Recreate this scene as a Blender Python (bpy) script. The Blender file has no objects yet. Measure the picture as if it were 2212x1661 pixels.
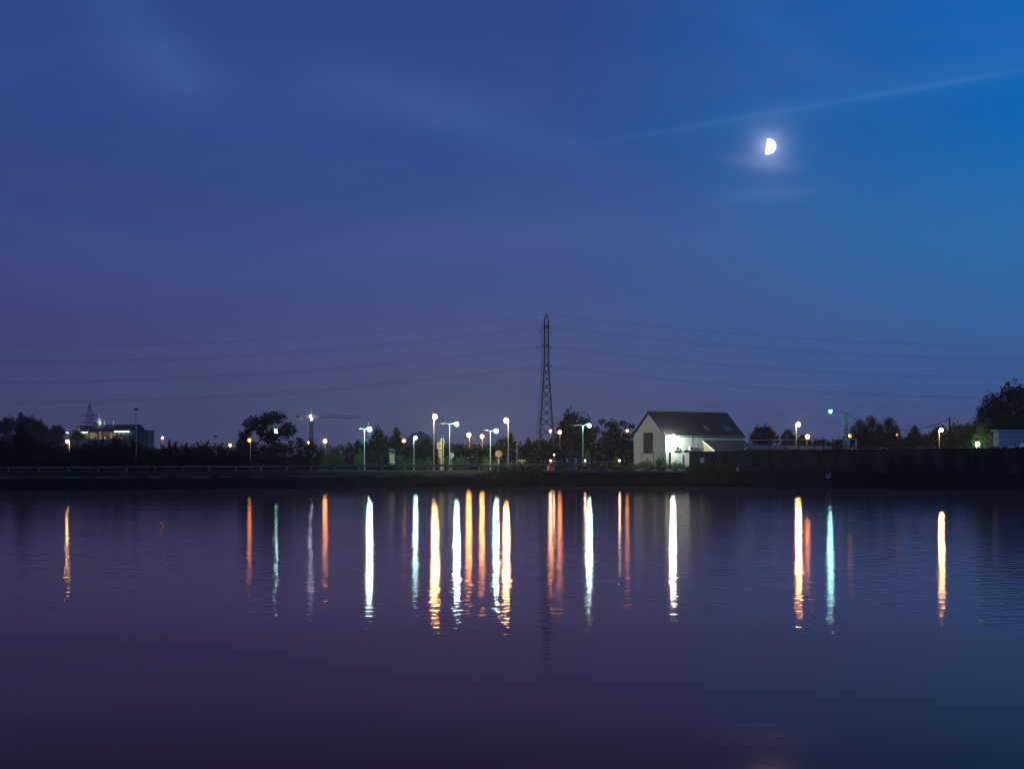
import bpy, math, random
from mathutils import Vector, Matrix
R = math.radians
rnd = random.Random(7)
scene = bpy.context.scene
col = scene.collection

# ------------------------------------------------------------------ camera frame: 50 mm lens, eye 3.3 m above the water
F, CX, CY, EYE = 3072.0, 1106.0, 1007.0, 3.3
def at(px, py, D):                       # point at distance D seen at picture position (px, py)
    return Vector(((px-CX)/F*D, D, EYE-(py-CY)/F*D))
def wx(px, D): return (px-CX)/F*D
def wz(py, D): return EYE-(py-CY)/F*D
def lin(c):
    return tuple(((v/255+0.055)/1.055)**2.4 if v/255 > 0.04045 else v/255/12.92 for v in c)

# ------------------------------------------------------------------ materials
MATS = {}
def nodes(m):
    m.use_nodes = True
    nt = m.node_tree
    return nt, nt.nodes, nt.links
def mat(name, color, rough=0.8, var=0.35, scale=3.0, metal=0.0, bump=0.0, spec=0.3, stretch=(1, 1, 1), color2=None):
    """noise-mottled principled surface"""
    if name in MATS: return MATS[name]
    m = bpy.data.materials.new(name); nt, N, L = nodes(m)
    b = N['Principled BSDF']
    b.inputs['Roughness'].default_value = rough; b.inputs['Metallic'].default_value = metal
    b.inputs['Specular IOR Level'].default_value = spec
    tc = N.new('ShaderNodeTexCoord'); mp = N.new('ShaderNodeMapping'); mp.inputs['Scale'].default_value = stretch
    nz = N.new('ShaderNodeTexNoise'); nz.inputs['Scale'].default_value = scale; nz.inputs['Detail'].default_value = 6
    L.new(tc.outputs['Object'], mp.inputs['Vector']); L.new(mp.outputs['Vector'], nz.inputs['Vector'])
    cr = N.new('ShaderNodeValToRGB')
    c2 = color2 or tuple(v*(1-var) for v in color)
    cr.color_ramp.elements[0].position = 0.35; cr.color_ramp.elements[1].position = 0.65
    cr.color_ramp.elements[0].color = (*c2, 1); cr.color_ramp.elements[1].color = (*color, 1)
    L.new(nz.outputs['Fac'], cr.inputs['Fac']); L.new(cr.outputs['Color'], b.inputs['Base Color'])
    if bump:
        bp = N.new('ShaderNodeBump'); bp.inputs['Strength'].default_value = bump; bp.inputs['Distance'].default_value = 0.05
        L.new(nz.outputs['Fac'], bp.inputs['Height']); L.new(bp.outputs['Normal'], b.inputs['Normal'])
    MATS[name] = m
    return m
def glow(name, color, strength):
    if name in MATS: return MATS[name]
    m = bpy.data.materials.new(name); nt, N, L = nodes(m)
    N.remove(N['Principled BSDF'])
    e = N.new('ShaderNodeEmission'); e.inputs['Color'].default_value = (*color, 1); e.inputs['Strength'].default_value = strength
    L.new(e.outputs[0], N['Material Output'].inputs['Surface'])
    MATS[name] = m
    return m
def bulb(pos, r, m, parent):              # the burning lamp inside a lens: a real spherical lamp of the lens's size
    c_, k_ = m['light_color'], m['light_radiance']
    l = bpy.data.lights.new('bulb', 'POINT'); l.color = tuple(c_); l.shadow_soft_size = r; l.energy = 4*math.pi**2*r*r*k_; l.use_soft_falloff = False
    o = bpy.data.objects.new('bulb', l); col.objects.link(o)
    off = Vector((0, 0, 0)); p = parent
    while p is not None: off += Vector(p.location); p = p.parent
    o.parent = parent; o.location = Vector(pos)-off
def lensglow(name, color, radiance):      # softly glowing lens; the bulb in it carries the light
    if name in MATS: return MATS[name]
    m = glow(name, color, min(radiance, 15.0)); m.cycles.emission_sampling = 'NONE'
    m['light_color'] = color; m['light_radiance'] = radiance
    return m
def leafmat(name, color):
    if name in MATS: return MATS[name]
    m = bpy.data.materials.new(name); nt, N, L = nodes(m)
    b = N['Principled BSDF']; b.inputs['Roughness'].default_value = 0.6; b.inputs['Specular IOR Level'].default_value = 0.2
    g = N.new('ShaderNodeTexCoord'); nz = N.new('ShaderNodeTexNoise'); nz.inputs['Scale'].default_value = 9
    L.new(g.outputs['Object'], nz.inputs['Vector'])
    cr = N.new('ShaderNodeValToRGB')
    cr.color_ramp.elements[0].position = 0.3; cr.color_ramp.elements[1].position = 0.7
    cr.color_ramp.elements[0].color = (*[v*0.5 for v in color], 1); cr.color_ramp.elements[1].color = (*[v*1.35 for v in color], 1)
    L.new(nz.outputs['Fac'], cr.inputs['Fac']); L.new(cr.outputs['Color'], b.inputs['Base Color'])
    tr = N.new('ShaderNodeBsdfTranslucent'); L.new(cr.outputs['Color'], tr.inputs['Color'])
    mx = N.new('ShaderNodeMixShader'); mx.inputs[0].default_value = 0.3
    L.new(b.outputs[0], mx.inputs[1]); L.new(tr.outputs[0], mx.inputs[2])
    L.new(mx.outputs[0], N['Material Output'].inputs['Surface'])
    MATS[name] = m
    return m

steel   = mat('galvanised_steel', (0.22, 0.22, 0.23), 0.5, 0.35, 4, 0.7)
darkst  = mat('dark_lattice_steel', (0.10, 0.095, 0.095), 0.6, 0.4, 2, 0.4)
polemat = mat('painted_pole_steel', (0.40, 0.40, 0.40), 0.5, 0.3, 3, 0.2)
blackm  = mat('black_paint', (0.02, 0.02, 0.022), 0.6, 0.4, 5)
wiremat = mat('weathered_conductor', (0.06, 0.055, 0.055), 0.7, 0.3, 1)
bark    = mat('bark', (0.05, 0.04, 0.03), 0.9, 0.5, 8)
leafA   = leafmat('unlit_green_leaves', (0.018, 0.024, 0.011))  # leaf green darkened for foliage standing unlit against the dusk sky
leafB   = leafmat('lamplit_green_leaves', (0.085, 0.150, 0.045))  # paler leaf green, lamplight on the bushes put into the colour
leafC   = leafmat('conifer_needles', (0.022, 0.032, 0.015))
leafD   = leafmat('lamplit_conifer_needles', (0.055, 0.095, 0.035))  # paler copy of the needles with the garden lamp's light in the colour
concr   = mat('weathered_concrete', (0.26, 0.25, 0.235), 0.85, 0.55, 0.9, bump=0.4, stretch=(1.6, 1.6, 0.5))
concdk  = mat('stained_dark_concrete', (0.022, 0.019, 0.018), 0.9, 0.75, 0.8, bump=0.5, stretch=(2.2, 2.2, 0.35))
earth   = mat('rough_grassy_ground', (0.026, 0.025, 0.016), 0.95, 0.6, 0.7, bump=0.5)
asphalt = mat('asphalt', (0.05, 0.05, 0.05), 0.85, 0.3, 2)
plaster = mat('white_render', (0.55, 0.54, 0.51), 0.85, 0.10, 1.2)
tiles   = mat('dark_roof_tiles', (0.065, 0.05, 0.047), 0.75, 0.45, 5, bump=0.4)
whitep  = mat('white_paint', (0.75, 0.75, 0.74), 0.5, 0.12, 2)
greyp   = mat('grey_paint', (0.30, 0.30, 0.30), 0.6, 0.3, 2)
yellowp = mat('yellow_paint', (0.65, 0.48, 0.12), 0.6, 0.3, 4)
redp    = mat('red_paint', (0.50, 0.03, 0.02), 0.5, 0.25, 4)
orangep = mat('orange_plastic', (0.75, 0.16, 0.03), 0.5, 0.2, 4)
stone   = mat('church_stone', (0.30, 0.26, 0.21), 0.9, 0.45, 0.25)
slate   = mat('church_slate', (0.06, 0.055, 0.055), 0.8, 0.35, 0.3)
copper  = mat('pale_spire_lead', (0.40, 0.42, 0.38), 0.7, 0.3, 0.5)
glassd  = mat('dark_glass', (0.03, 0.035, 0.045), 0.12, 0.2, 2, spec=0.6)
wood    = mat('timber_pole', (0.10, 0.075, 0.055), 0.85, 0.4, 3, stretch=(3, 3, 0.4))
hillm   = mat('far_wooded_hillside', (0.040, 0.045, 0.030), 0.95, 0.5, 0.05)
cream   = mat('cream_boards', (0.55, 0.46, 0.30), 0.8, 0.35, 2)

# ------------------------------------------------------------------ mesh builder
class MB:
    def __init__(s): s.v = []; s.f = []
    def add(s, vs, fs):
        o = len(s.v); s.v += [tuple(v) for v in vs]; s.f += [tuple(i+o for i in f) for f in fs]
    def box(s, c, d, rz=0.0):
        x, y, z = (k/2 for k in d); M = Matrix.Rotation(rz, 3, 'Z'); c = Vector(c)
        vs = [c + M @ Vector((a*x, b*y, e*z)) for e in (-1, 1) for a, b in ((-1, -1), (1, -1), (1, 1), (-1, 1))]
        s.add(vs, [(3, 2, 1, 0), (4, 5, 6, 7), (0, 1, 5, 4), (1, 2, 6, 5), (2, 3, 7, 6), (3, 0, 4, 7)])
    def hexa(s, vs):                      # 4 bottom + 4 top corners
        s.add(vs, [(3, 2, 1, 0), (4, 5, 6, 7), (0, 1, 5, 4), (1, 2, 6, 5), (2, 3, 7, 6), (3, 0, 4, 7)])
    def tube(s, p, q, r0, r1=None, n=6):
        r1 = r0 if r1 is None else r1
        p = Vector(p); q = Vector(q); d = q-p
        if d.length < 1e-6: return
        d.normalize(); a = d.cross(Vector((0, 0, 1)) if abs(d.z) < 0.9 else Vector((1, 0, 0))).normalized(); b = d.cross(a)
        vs = []
        for c, r in ((p, r0), (q, r1)):
            for k in range(n):
                t = 2*math.pi*k/n; vs.append(c + a*(r*math.cos(t)) + b*(r*math.sin(t)))
        fs = [(k, (k+1) % n, n+(k+1) % n, n+k) for k in range(n)]
        s.add(vs, fs + [tuple(range(n-1, -1, -1)), tuple(range(n, 2*n))])
    def path(s, pts, r, n=5):
        for a, b in zip(pts, pts[1:]): s.tube(a, b, r, r, n)
    def ell(s, c, r, nu=10, nv=6):
        c = Vector(c); vs = [c+Vector((0, 0, -r[2]))]
        for j in range(1, nv):
            ph = -math.pi/2 + math.pi*j/nv
            for i in range(nu):
                th = 2*math.pi*i/nu
                vs.append(c+Vector((r[0]*math.cos(ph)*math.cos(th), r[1]*math.cos(ph)*math.sin(th), r[2]*math.sin(ph))))
        vs.append(c+Vector((0, 0, r[2]))); fs = []
        for i in range(nu): fs.append((0, 1+(i+1) % nu, 1+i))
        for j in range(nv-2):
            for i in range(nu):
                a = 1+j*nu+i; b = 1+j*nu+(i+1) % nu
                fs.append((a, b, b+nu, a+nu))
        t = len(vs)-1; o = 1+(nv-2)*nu
        for i in range(nu): fs.append((o+i, o+(i+1) % nu, t))
        s.add(vs, fs)
    def disc(s, c, r, th, n=20, ry=0.0):  # upright disc facing -Y, thickness th, turned ry about Z
        c = Vector(c); M = Matrix.Rotation(ry, 3, 'Z'); vs = []
        for y in (-th/2, th/2):
            for k in range(n):
                t = 2*math.pi*k/n; vs.append(c + M @ Vector((r*math.cos(t), y, r*math.sin(t))))
        s.add(vs, [(k, (k+1) % n, n+(k+1) % n, n+k) for k in range(n)] + [tuple(range(n-1, -1, -1)), tuple(range(n, 2*n))])
    def quad(s, a, b, c, d, th=None, nrm=None):
        if th is None: s.add([a, b, c, d], [(0, 1, 2, 3)]); return
        a, b, c, d = map(Vector, (a, b, c, d)); n = (b-a).cross(d-a).normalized()*th
        s.hexa([a-n, b-n, c-n, d-n, a, b, c, d])
    def build(s, name, m, parent=None, smooth=False):
        off = Vector((0, 0, 0)); p = parent
        while p is not None: off += Vector(p.location); p = p.parent
        me = bpy.data.meshes.new(name)
        me.from_pydata([tuple(Vector(v)-off) for v in s.v], [], s.f); me.update()
        if smooth: me.polygons.foreach_set('use_smooth', [True]*len(me.polygons))
        me.materials.append(m)
        o = bpy.data.objects.new(name, me); col.objects.link(o)
        if parent is not None: o.parent = parent
        return o

def tag(o, label=None, cat=None, group=None, kind=None):
    for k, v in (('label', label), ('category', cat), ('group', group), ('kind', kind)):
        if v: o[k] = v
    return o
def thing(name, label, cat, loc, group=None):
    o = bpy.data.objects.new(name, None); col.objects.link(o); o.location = loc
    return tag(o, label, cat, group)
def dup(root, loc, rz, scale, label, group=None):
    r = root.copy(); col.objects.link(r); r.location = loc; r.rotation_euler = (0, 0, rz); r.scale = scale
    r['label'] = label
    if group: r['group'] = group
    for ch in KIDS[root.name]:
        c = ch.copy(); col.objects.link(c); c.parent = r
    return r
KIDS = {}
def lettering(text, size, loc, m, name, parent, rz=0.0, depth=0.01, sx=1.0):
    cu = bpy.data.curves.new('lettering_curve', 'FONT'); cu.body = text; cu.size = size; cu.extrude = depth
    cu.align_x = 'CENTER'; cu.align_y = 'CENTER'
    ob = bpy.data.objects.new('lettering_source', cu); col.objects.link(ob)
    bpy.context.view_layer.update()
    me = bpy.data.meshes.new_from_object(ob.evaluated_get(bpy.context.evaluated_depsgraph_get()))
    bpy.data.objects.remove(ob); bpy.data.curves.remove(cu)
    T = Matrix.Translation(loc) @ Matrix.Rotation(rz, 4, 'Z') @ Matrix.Rotation(math.pi/2, 4, 'X') @ Matrix.Diagonal((sx, 1, 1, 1))
    b = MB(); b.v = [tuple(T @ v.co) for v in me.vertices]; b.f = [tuple(p.vertices) for p in me.polygons]
    bpy.data.meshes.remove(me)
    return b.build(name, m, parent)

# ------------------------------------------------------------------ land, banks, water
GZ = 2.58
EDGE = [(-1000, 140), (-500, 150), (-85, 175.3), (-70, 185.2), (-9.8, 225), (4.1, 232), (27.8, 228), (68.4, 190), (90, 172), (500, 150), (1000, 140)]
def edge_y(x):
    for (x0, y0), (x1, y1) in zip(EDGE, EDGE[1:]):
        if x <= x1: return y0+(y1-y0)*(x-x0)/(x1-x0)
    return 140
def sstep(a, b, t):
    t = min(1, max(0, (t-a)/(b-a))); return t*t*(3-2*t)
def ground_z(x, y):
    z = GZ + 13*math.exp(-((x+260)/110)**2)*sstep(420, 640, y)
    z += 2.6*sstep(42, 50, x)*sstep(2.0, 6.0, y-edge_y(x))
    return z
g = MB()
xs = sorted(set([e[0] for e in EDGE] + list(range(-1000, 1001, 50)) + list(range(-400, 160, 10)) + [41, 43, 44, 46, 48, 52]))
rows = [0, 1, 2, 3, 4, 5, 6, 9, 14, 24, 40, 70, 110, 160, 200, 240, 280, 330, 390, 460, 540, 640, 800, 1000, 1400, 1980]
for r in rows:
    for x in xs:
        y = edge_y(x)+r if r < 300 else max(edge_y(x)+r, 0)
        g.v.append((x, y, ground_z(x, y)))
W = len(xs)
for j in range(len(rows)-1):
    for i in range(W-1):
        g.f.append((j*W+i, j*W+i+1, (j+1)*W+i+1, (j+1)*W+i))
tag(g.build('ground', earth), kind='structure')

def offs(pts, d):                        # polyline moved d metres towards the water
    out = []
    for i, p in enumerate(pts):
        a = Vector(pts[max(i-1, 0)]); b = Vector(pts[min(i+1, len(pts)-1)]); t = (b-a).normalized()
        out.append((p[0]+t.y*d, p[1]-t.x*d))
    return out
LEFT = [e for e in EDGE if e[0] <= 4.1]
def dense(pts, step):
    out = []
    for a, b in zip(pts, pts[1:]):
        n = max(1, int((Vector(b)-Vector(a)).length/step))
        for k in range(n): out.append((a[0]+(b[0]-a[0])*k/n, a[1]+(b[1]-a[1])*k/n))
    return out+[pts[-1]]
def sheet(profile, pts, name, m, jit=0.0, parent=None):
    b = MB(); dp = dense(pts, 1.5); n = len(dp)
    for d, z in profile:
        for (x, y) in offs(dp, d):
            b.v.append((x, y, z+(rnd.uniform(-jit, jit) if jit else 0)))
    for j in range(len(profile)-1):
        for i in range(n-1): b.f.append((j*n+i, j*n+i+1, (j+1)*n+i+1, (j+1)*n+i))
    return b.build(name, m, parent)
tag(sheet([(0.0, GZ-0.004), (0.6, GZ-0.1), (1.5, 2.1), (1.9, 1.90)], LEFT, 'bank', earth, 0.03), kind='structure')
t = sheet([(1.88, 1.95), (2.3, 1.95), (2.32, 1.62), (2.1, 1.60)], LEFT, 'concrete_ledge', mat('mossy_broken_concrete', (.17, .16, .15), .9, .9, .35, color2=(.012, .012, .010), stretch=(1, 1, .2)))
tag(t, 'pale broken concrete ledge running along the left bank below the guardrail', 'ledge')
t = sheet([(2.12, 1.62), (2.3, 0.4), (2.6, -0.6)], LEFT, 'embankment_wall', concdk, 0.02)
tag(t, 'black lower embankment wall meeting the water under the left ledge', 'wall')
QUAY = [e for e in EDGE if 4.1 <= e[0] <= 27.8]
t = thing('quay_wall', 'dark stained straight quay wall in the middle below the fence and house', 'wall', (16, 230, 0))
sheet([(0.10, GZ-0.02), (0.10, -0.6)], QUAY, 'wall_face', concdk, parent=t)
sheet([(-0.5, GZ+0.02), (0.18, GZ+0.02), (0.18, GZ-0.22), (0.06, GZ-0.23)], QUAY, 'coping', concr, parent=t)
RIGHT = [e for e in EDGE if e[0] >= 27.8]
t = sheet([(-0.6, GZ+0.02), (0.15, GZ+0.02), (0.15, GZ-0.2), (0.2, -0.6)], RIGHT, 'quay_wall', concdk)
tag(t, 'black quay wall on the right carrying the small square letter sign', 'wall')

# concrete flood wall standing on the right quay
t = thing('flood_wall', 'tall dark concrete flood wall of vertical panels on the right quay', 'wall', (45, 212, GZ))
fw = dense([(e[0], e[1]) for e in RIGHT if e[0] <= 90] + [(140, 165)], 2.4)
fo = offs(fw, -1.0); fb = offs(fw, -1.35)
def wall_top(x): return 5.66+0.16*min(1, max(0, (x-28)/40))
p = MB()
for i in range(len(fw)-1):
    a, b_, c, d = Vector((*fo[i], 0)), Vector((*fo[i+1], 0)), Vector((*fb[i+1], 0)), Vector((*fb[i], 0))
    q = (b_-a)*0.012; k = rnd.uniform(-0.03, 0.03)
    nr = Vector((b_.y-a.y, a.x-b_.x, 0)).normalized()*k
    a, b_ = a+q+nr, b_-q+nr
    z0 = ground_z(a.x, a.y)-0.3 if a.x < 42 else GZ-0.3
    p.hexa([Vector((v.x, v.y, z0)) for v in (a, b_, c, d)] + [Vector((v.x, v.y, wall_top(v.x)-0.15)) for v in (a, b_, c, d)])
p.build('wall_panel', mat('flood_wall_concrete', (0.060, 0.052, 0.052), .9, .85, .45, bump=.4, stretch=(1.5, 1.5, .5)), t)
p = MB()
for i in range(len(fw)-1):
    a, b_, c, d = (Vector((*v, 0)) for v in (fo[i], fo[i+1], fb[i+1], fb[i]))
    n = Vector((b_.y-a.y, a.x-b_.x, 0)).normalized()*0.06
    p.hexa([Vector((v.x, v.y, wall_top(v.x)-0.148)) for v in (a+n, b_+n, c-n, d-n)] + [Vector((v.x, v.y, wall_top(v.x))) for v in (a+n, b_+n, c-n, d-n)])
p.build('coping', concdk, t)

# water
wm = bpy.data.materials.new('dusk_canal_water'); nt, N, L = nodes(wm)
N.remove(N['Principled BSDF'])
gl_ = N.new('ShaderNodeBsdfGlossy'); gl_.distribution = 'BECKMANN'; gl_.inputs['Color'].default_value = (1.0, 0.79, 0.72, 1)
df_ = N.new('ShaderNodeBsdfDiffuse'); df_.inputs['Color'].default_value = (0.075, 0.035, 0.035, 1)
lw_ = N.new('ShaderNodeLayerWeight'); lw_.inputs['Blend'].default_value = 0.5
rp_ = N.new('ShaderNodeValToRGB'); re_ = rp_.color_ramp.elements      # reflection's tint and falloff painted into the gloss colour, brightest at grazing
while len(re_) < 5: re_.new(.5)
for e_, (p_, c_) in zip(re_, ((0.0, (.03, .018, .014)), (.79, (.36, .110, .092)), (.883, (.64, .330, .315)), (.94, (.90, .63, .62)), (1.0, (1.0, .84, .84)))): e_.position = p_; e_.color = (*c_, 1)
L.new(lw_.outputs['Facing'], rp_.inputs[0]); L.new(rp_.outputs[0], gl_.inputs['Color'])
mx_ = N.new('ShaderNodeAddShader'); L.new(df_.outputs[0], mx_.inputs[0]); L.new(gl_.outputs[0], mx_.inputs[1]); L.new(mx_.outputs[0], N['Material Output'].inputs['Surface'])
tc = N.new('ShaderNodeTexCoord'); mp = N.new('ShaderNodeMapping'); mp.inputs['Scale'].default_value = (0.8, 1.3, 1)
n1 = N.new('ShaderNodeTexNoise'); n1.inputs['Scale'].default_value = 1.8; n1.inputs['Detail'].default_value = 2.5; n1.inputs['Roughness'].default_value = .5
n2 = N.new('ShaderNodeTexNoise'); n2.inputs['Scale'].default_value = 0.10; n2.inputs['Detail'].default_value = 3
mp2 = N.new('ShaderNodeMapping'); mp2.inputs['Scale'].default_value = (0.30, 1.6, 1)
L.new(tc.outputs['Object'], mp.inputs['Vector']); L.new(mp.outputs['Vector'], n1.inputs['Vector'])
L.new(tc.outputs['Object'], mp2.inputs['Vector']); L.new(mp2.outputs['Vector'], n2.inputs['Vector'])
bp = N.new('ShaderNodeBump'); bp.inputs['Strength'].default_value = 1.0; bp.inputs['Distance'].default_value = 0.0140
L.new(n1.outputs['Fac'], bp.inputs['Height'])
sy_ = N.new('ShaderNodeSeparateXYZ'); L.new(tc.outputs['Object'], sy_.inputs[0])
cm_ = N.new('ShaderNodeMapRange'); cm_.inputs[1].default_value = 16; cm_.inputs[2].default_value = 32; cm_.inputs[3].default_value = .05; cm_.inputs[4].default_value = 1.0   # calmer in the lee of the near bank
L.new(sy_.outputs['Y'], cm_.inputs[0]); L.new(cm_.outputs[0], bp.inputs['Strength'])
for q_ in (gl_, df_): L.new(bp.outputs['Normal'], q_.inputs['Normal'])
mr = N.new('ShaderNodeMapRange'); mr.inputs[1].default_value = 0.3; mr.inputs[2].default_value = 0.7; mr.inputs[3].default_value = 0.085; mr.inputs[4].default_value = 0.12
L.new(n2.outputs['Fac'], mr.inputs[0]); rm_ = N.new('ShaderNodeMath'); rm_.operation = 'MULTIPLY'; L.new(mr.outputs[0], rm_.inputs[0]); L.new(cm_.outputs[0], rm_.inputs[1]); L.new(rm_.outputs[0], gl_.inputs['Roughness'])
w = MB(); w.quad((-990, -45, 0), (990, -45, 0), (990, 260, 0), (-990, 260, 0))
tag(w.build('water', wm), kind='structure')

# road behind the guardrail
rd = MB(); dp = dense(LEFT[1:]+[(30, 236.5)], 4); a_ = offs(dp, -2.6); b_ = offs(dp, -8.6)
for i in range(len(dp)-1):
    rd.add([(*a_[i], GZ+0.004), (*a_[i+1], GZ+0.004), (*b_[i+1], GZ+0.004), (*b_[i], GZ+0.004)], [(0, 1, 2, 3)])
tag(rd.build('road', asphalt), kind='structure')

# far hill
h = MB(); nx, ny = 90, 26
for j in range(ny):
    for i in range(nx):
        px = 770+(1240-770)*i/(nx-1); D = 1700+300*j/(ny-1)
        X = wx(px, 1750)
        prof = 50*sstep(815, 895, px)*(1-sstep(1060, 1240, px)) + 28*math.exp(-((px-899)/34)**2)
        zz = (prof/F*1750)*max(0, 1-((j-8)/9.0)**2)**0.5 if abs(j-8) < 9 else 0
        h.v.append((X*1.0, D, GZ-0.5+max(0, zz+rnd.uniform(-1.6, 1.6)*min(1, zz/8))))
for j in range(ny-1):
    for i in range(nx-1): h.f.append((j*nx+i, j*nx+i+1, (j+1)*nx+i+1, (j+1)*nx+i))
tag(h.build('hill', hillm), kind='structure')

# ------------------------------------------------------------------ vegetation prototypes, one unit tall
def foliage(b, blobs, nclump, nleaf, leaf, crad, droop=0.0, flat=1.0, shell=0.55):
    cents = []
    vols = [bl[3]*bl[4]*bl[5] for bl in blobs]; tot = sum(vols)
    for bl, v in zip(blobs, vols):
        for _ in range(max(2, int(nclump*v/tot))):
            while True:
                q = Vector((rnd.uniform(-1, 1), rnd.uniform(-1, 1), rnd.uniform(-1, 1)))
                if shell*rnd.random() < q.length <= 1: break
            c = Vector((bl[0]+q.x*bl[3], bl[1]+q.y*bl[4], bl[2]+q.z*bl[5])); cents.append(c)
            cr = crad*rnd.uniform(0.6, 1.35)
            for _ in range(int(nleaf*rnd.uniform(0.6, 1.4))):
                o = Vector((rnd.gauss(0, cr), rnd.gauss(0, cr), rnd.gauss(0, cr*flat)))
                o.z -= droop*abs(rnd.gauss(0, 1))
                p = c+o; s = leaf*rnd.uniform(0.55, 1.35)
                u = Vector((rnd.gauss(0, 1), rnd.gauss(0, 1), rnd.gauss(0, 1))).normalized()
                w_ = u.cross(Vector((rnd.gauss(0, 1), rnd.gauss(0, 1), rnd.gauss(0, 1)))).normalized()
                k = 0.62
                b.add([p-u*s, p-w_*s*k, p+u*s, p+w_*s*k], [(0, 1, 2, 3)])
    return cents
def proto(name, cat, blobs, nclump, nleaf, leaf, crad, leafm, trunk=0.35, limbs=14, tr=0.022, stems=0, **kw):
    root = thing(name, 'prototype', cat, (0, 0, 0))
    cr = MB(); cents = foliage(cr, blobs, nclump, nleaf, leaf, crad, **kw)
    tb = MB()
    if stems:
        for k in range(stems):
            c = rnd.choice(cents); tb.tube((rnd.uniform(-.1, .1), rnd.uniform(-.1, .1), -0.05), c, 0.012, 0.005, 5)
    else:
        top = Vector((rnd.uniform(-.02, .02), 0, trunk)); tb.tube((0, 0, -0.05), top, tr*1.3, tr, 8)
        lead = Vector((rnd.uniform(-.05, .05), 0, 0.80)); tb.tube(top, lead, tr, tr*0.3, 6)
        for k in range(limbs):
            c = rnd.choice(cents); s0 = top.lerp(lead, rnd.uniform(0, 0.7))
            mid = s0.lerp(c, 0.5)+Vector((0, 0, 0.02)); tb.tube(s0, mid, tr*0.45, tr*0.3, 5); tb.tube(mid, c, tr*0.3, tr*0.1, 5)
    f = cr.build('crown' if not stems else 'foliage', leafm, root); s_ = tb.build('trunk' if not stems else 'stem', bark, root)
    KIDS[root.name] = [f, s_]
    xs_ = [v[0] for v in cr.v]; zs_ = sorted(v[2] for v in cr.v)
    xs_.sort(); n = len(xs_)
    root['w_'] = xs_[int(n*.985)]-xs_[int(n*.015)]; root['h_'] = zs_[int(n*.995)]
    return root
P = {}
P['round'] = proto('broadleaf_tree', 'tree', [(0, 0, .62, .30, .30, .30), (-.2, .05, .52, .2, .2, .2), (.22, 0, .55, .2, .2, .22), (.05, -.05, .82, .16, .16, .14)], 190, 30, .019, .036, leafA)
P['tall'] = proto('broadleaf_tree', 'tree', [(0, 0, .60, .17, .17, .32), (.06, 0, .85, .10, .10, .12), (-.10, 0, .45, .13, .13, .2), (.12, 0, .5, .12, .12, .2)], 160, 30, .018, .032, leafA)
P['airy'] = proto('spreading_tree', 'tree', [(-.26, 0, .66, .15, .2, .12), (-.05, .05, .86, .20, .2, .11), (.24, 0, .74, .20, .2, .15), (.42, 0, .58, .10, .14, .09), (-.42, 0, .46, .12, .15, .07), (.05, 0, .56, .16, .2, .10), (.36, 0, .42, .14, .14, .07), (-.2, -.05, .35, .2, .15, .08), (.15, 0, .30, .2, .15, .08)], 330, 32, .0138, .027, leafA, trunk=.25, limbs=34, flat=.7)
P['layered'] = proto('layered_pine_tree', 'tree', [(-.28, 0, .72, .14, .14, .07), (-.12, 0, .90, .13, .13, .07), (.12, 0, .84, .14, .14, .06), (.30, 0, .68, .15, .15, .06), (.05, 0, .66, .16, .16, .06), (-.05, 0, .48, .3, .2, .12), (.25, 0, .48, .2, .2, .1)], 190, 30, .017, .030, leafC, trunk=.4, limbs=22, flat=.55)
P['willow'] = proto('willow_tree', 'tree', [(0, 0, .70, .24, .24, .22), (-.18, 0, .55, .16, .16, .22), (.2, 0, .52, .15, .15, .25), (.02, 0, .88, .12, .12, .1), (0, 0, .35, .3, .25, .2)], 230, 32, .016, .034, leafA, trunk=.35, limbs=18, droop=.035)
P['conifer'] = proto('conifer_tree', 'tree', [(0, 0, .15 + .085*k, .30*(1-k/11.5), .30*(1-k/11.5), .055) for k in range(10)], 230, 26, .011, .022, leafD, trunk=.5, limbs=40, flat=.45, shell=.8)
P['shrub'] = proto('shrub', 'shrub', [(0, 0, .45, .62, .5, .42), (-.35, 0, .35, .4, .35, .33), (.4, 0, .38, .4, .35, .36), (.1, 0, .72, .3, .3, .2)], 130, 26, .034, .075, leafA, stems=14, flat=.9)
P['spiky'] = proto('shrub', 'shrub', [(0, 0, .36, .60, .45, .34), (-.3, 0, .45, .16, .2, .3), (.15, 0, .62, .12, .15, .3), (.42, 0, .4, .15, .2, .3), (-.05, 0, .75, .06, .08, .2)], 110, 24, .036, .055, leafB, stems=18, flat=1.3)
P['hedge'] = proto('shrub', 'shrub', [(-.5, 0, .45, .42, .4, .42), (0, 0, .5, .45, .4, .44), (.5, 0, .42, .42, .4, .4)], 150, 26, .036, .07, leafB, stems=16)
USED = {}
def plant(kind, px, top, D, wpx, label, group=None, leaf=None, lift=0.0):
    root = P[kind]; X = wx(px, D); gz = ground_z(X, D)+lift
    hgt = (wz(top, D)-gz)/root['h_']; wd = wpx/F*D/root['w_']
    sc = (wd, (wd+hgt)/2 if kind not in ('shrub', 'spiky', 'hedge') else min(wd, hgt*1.5), hgt)
    rz = rnd.choice((0, math.pi))+rnd.uniform(-.35, .35)
    r = dup(root, (X, D, gz), rz, sc, label, group)
    if leaf is not None:
        pass
    return r

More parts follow.
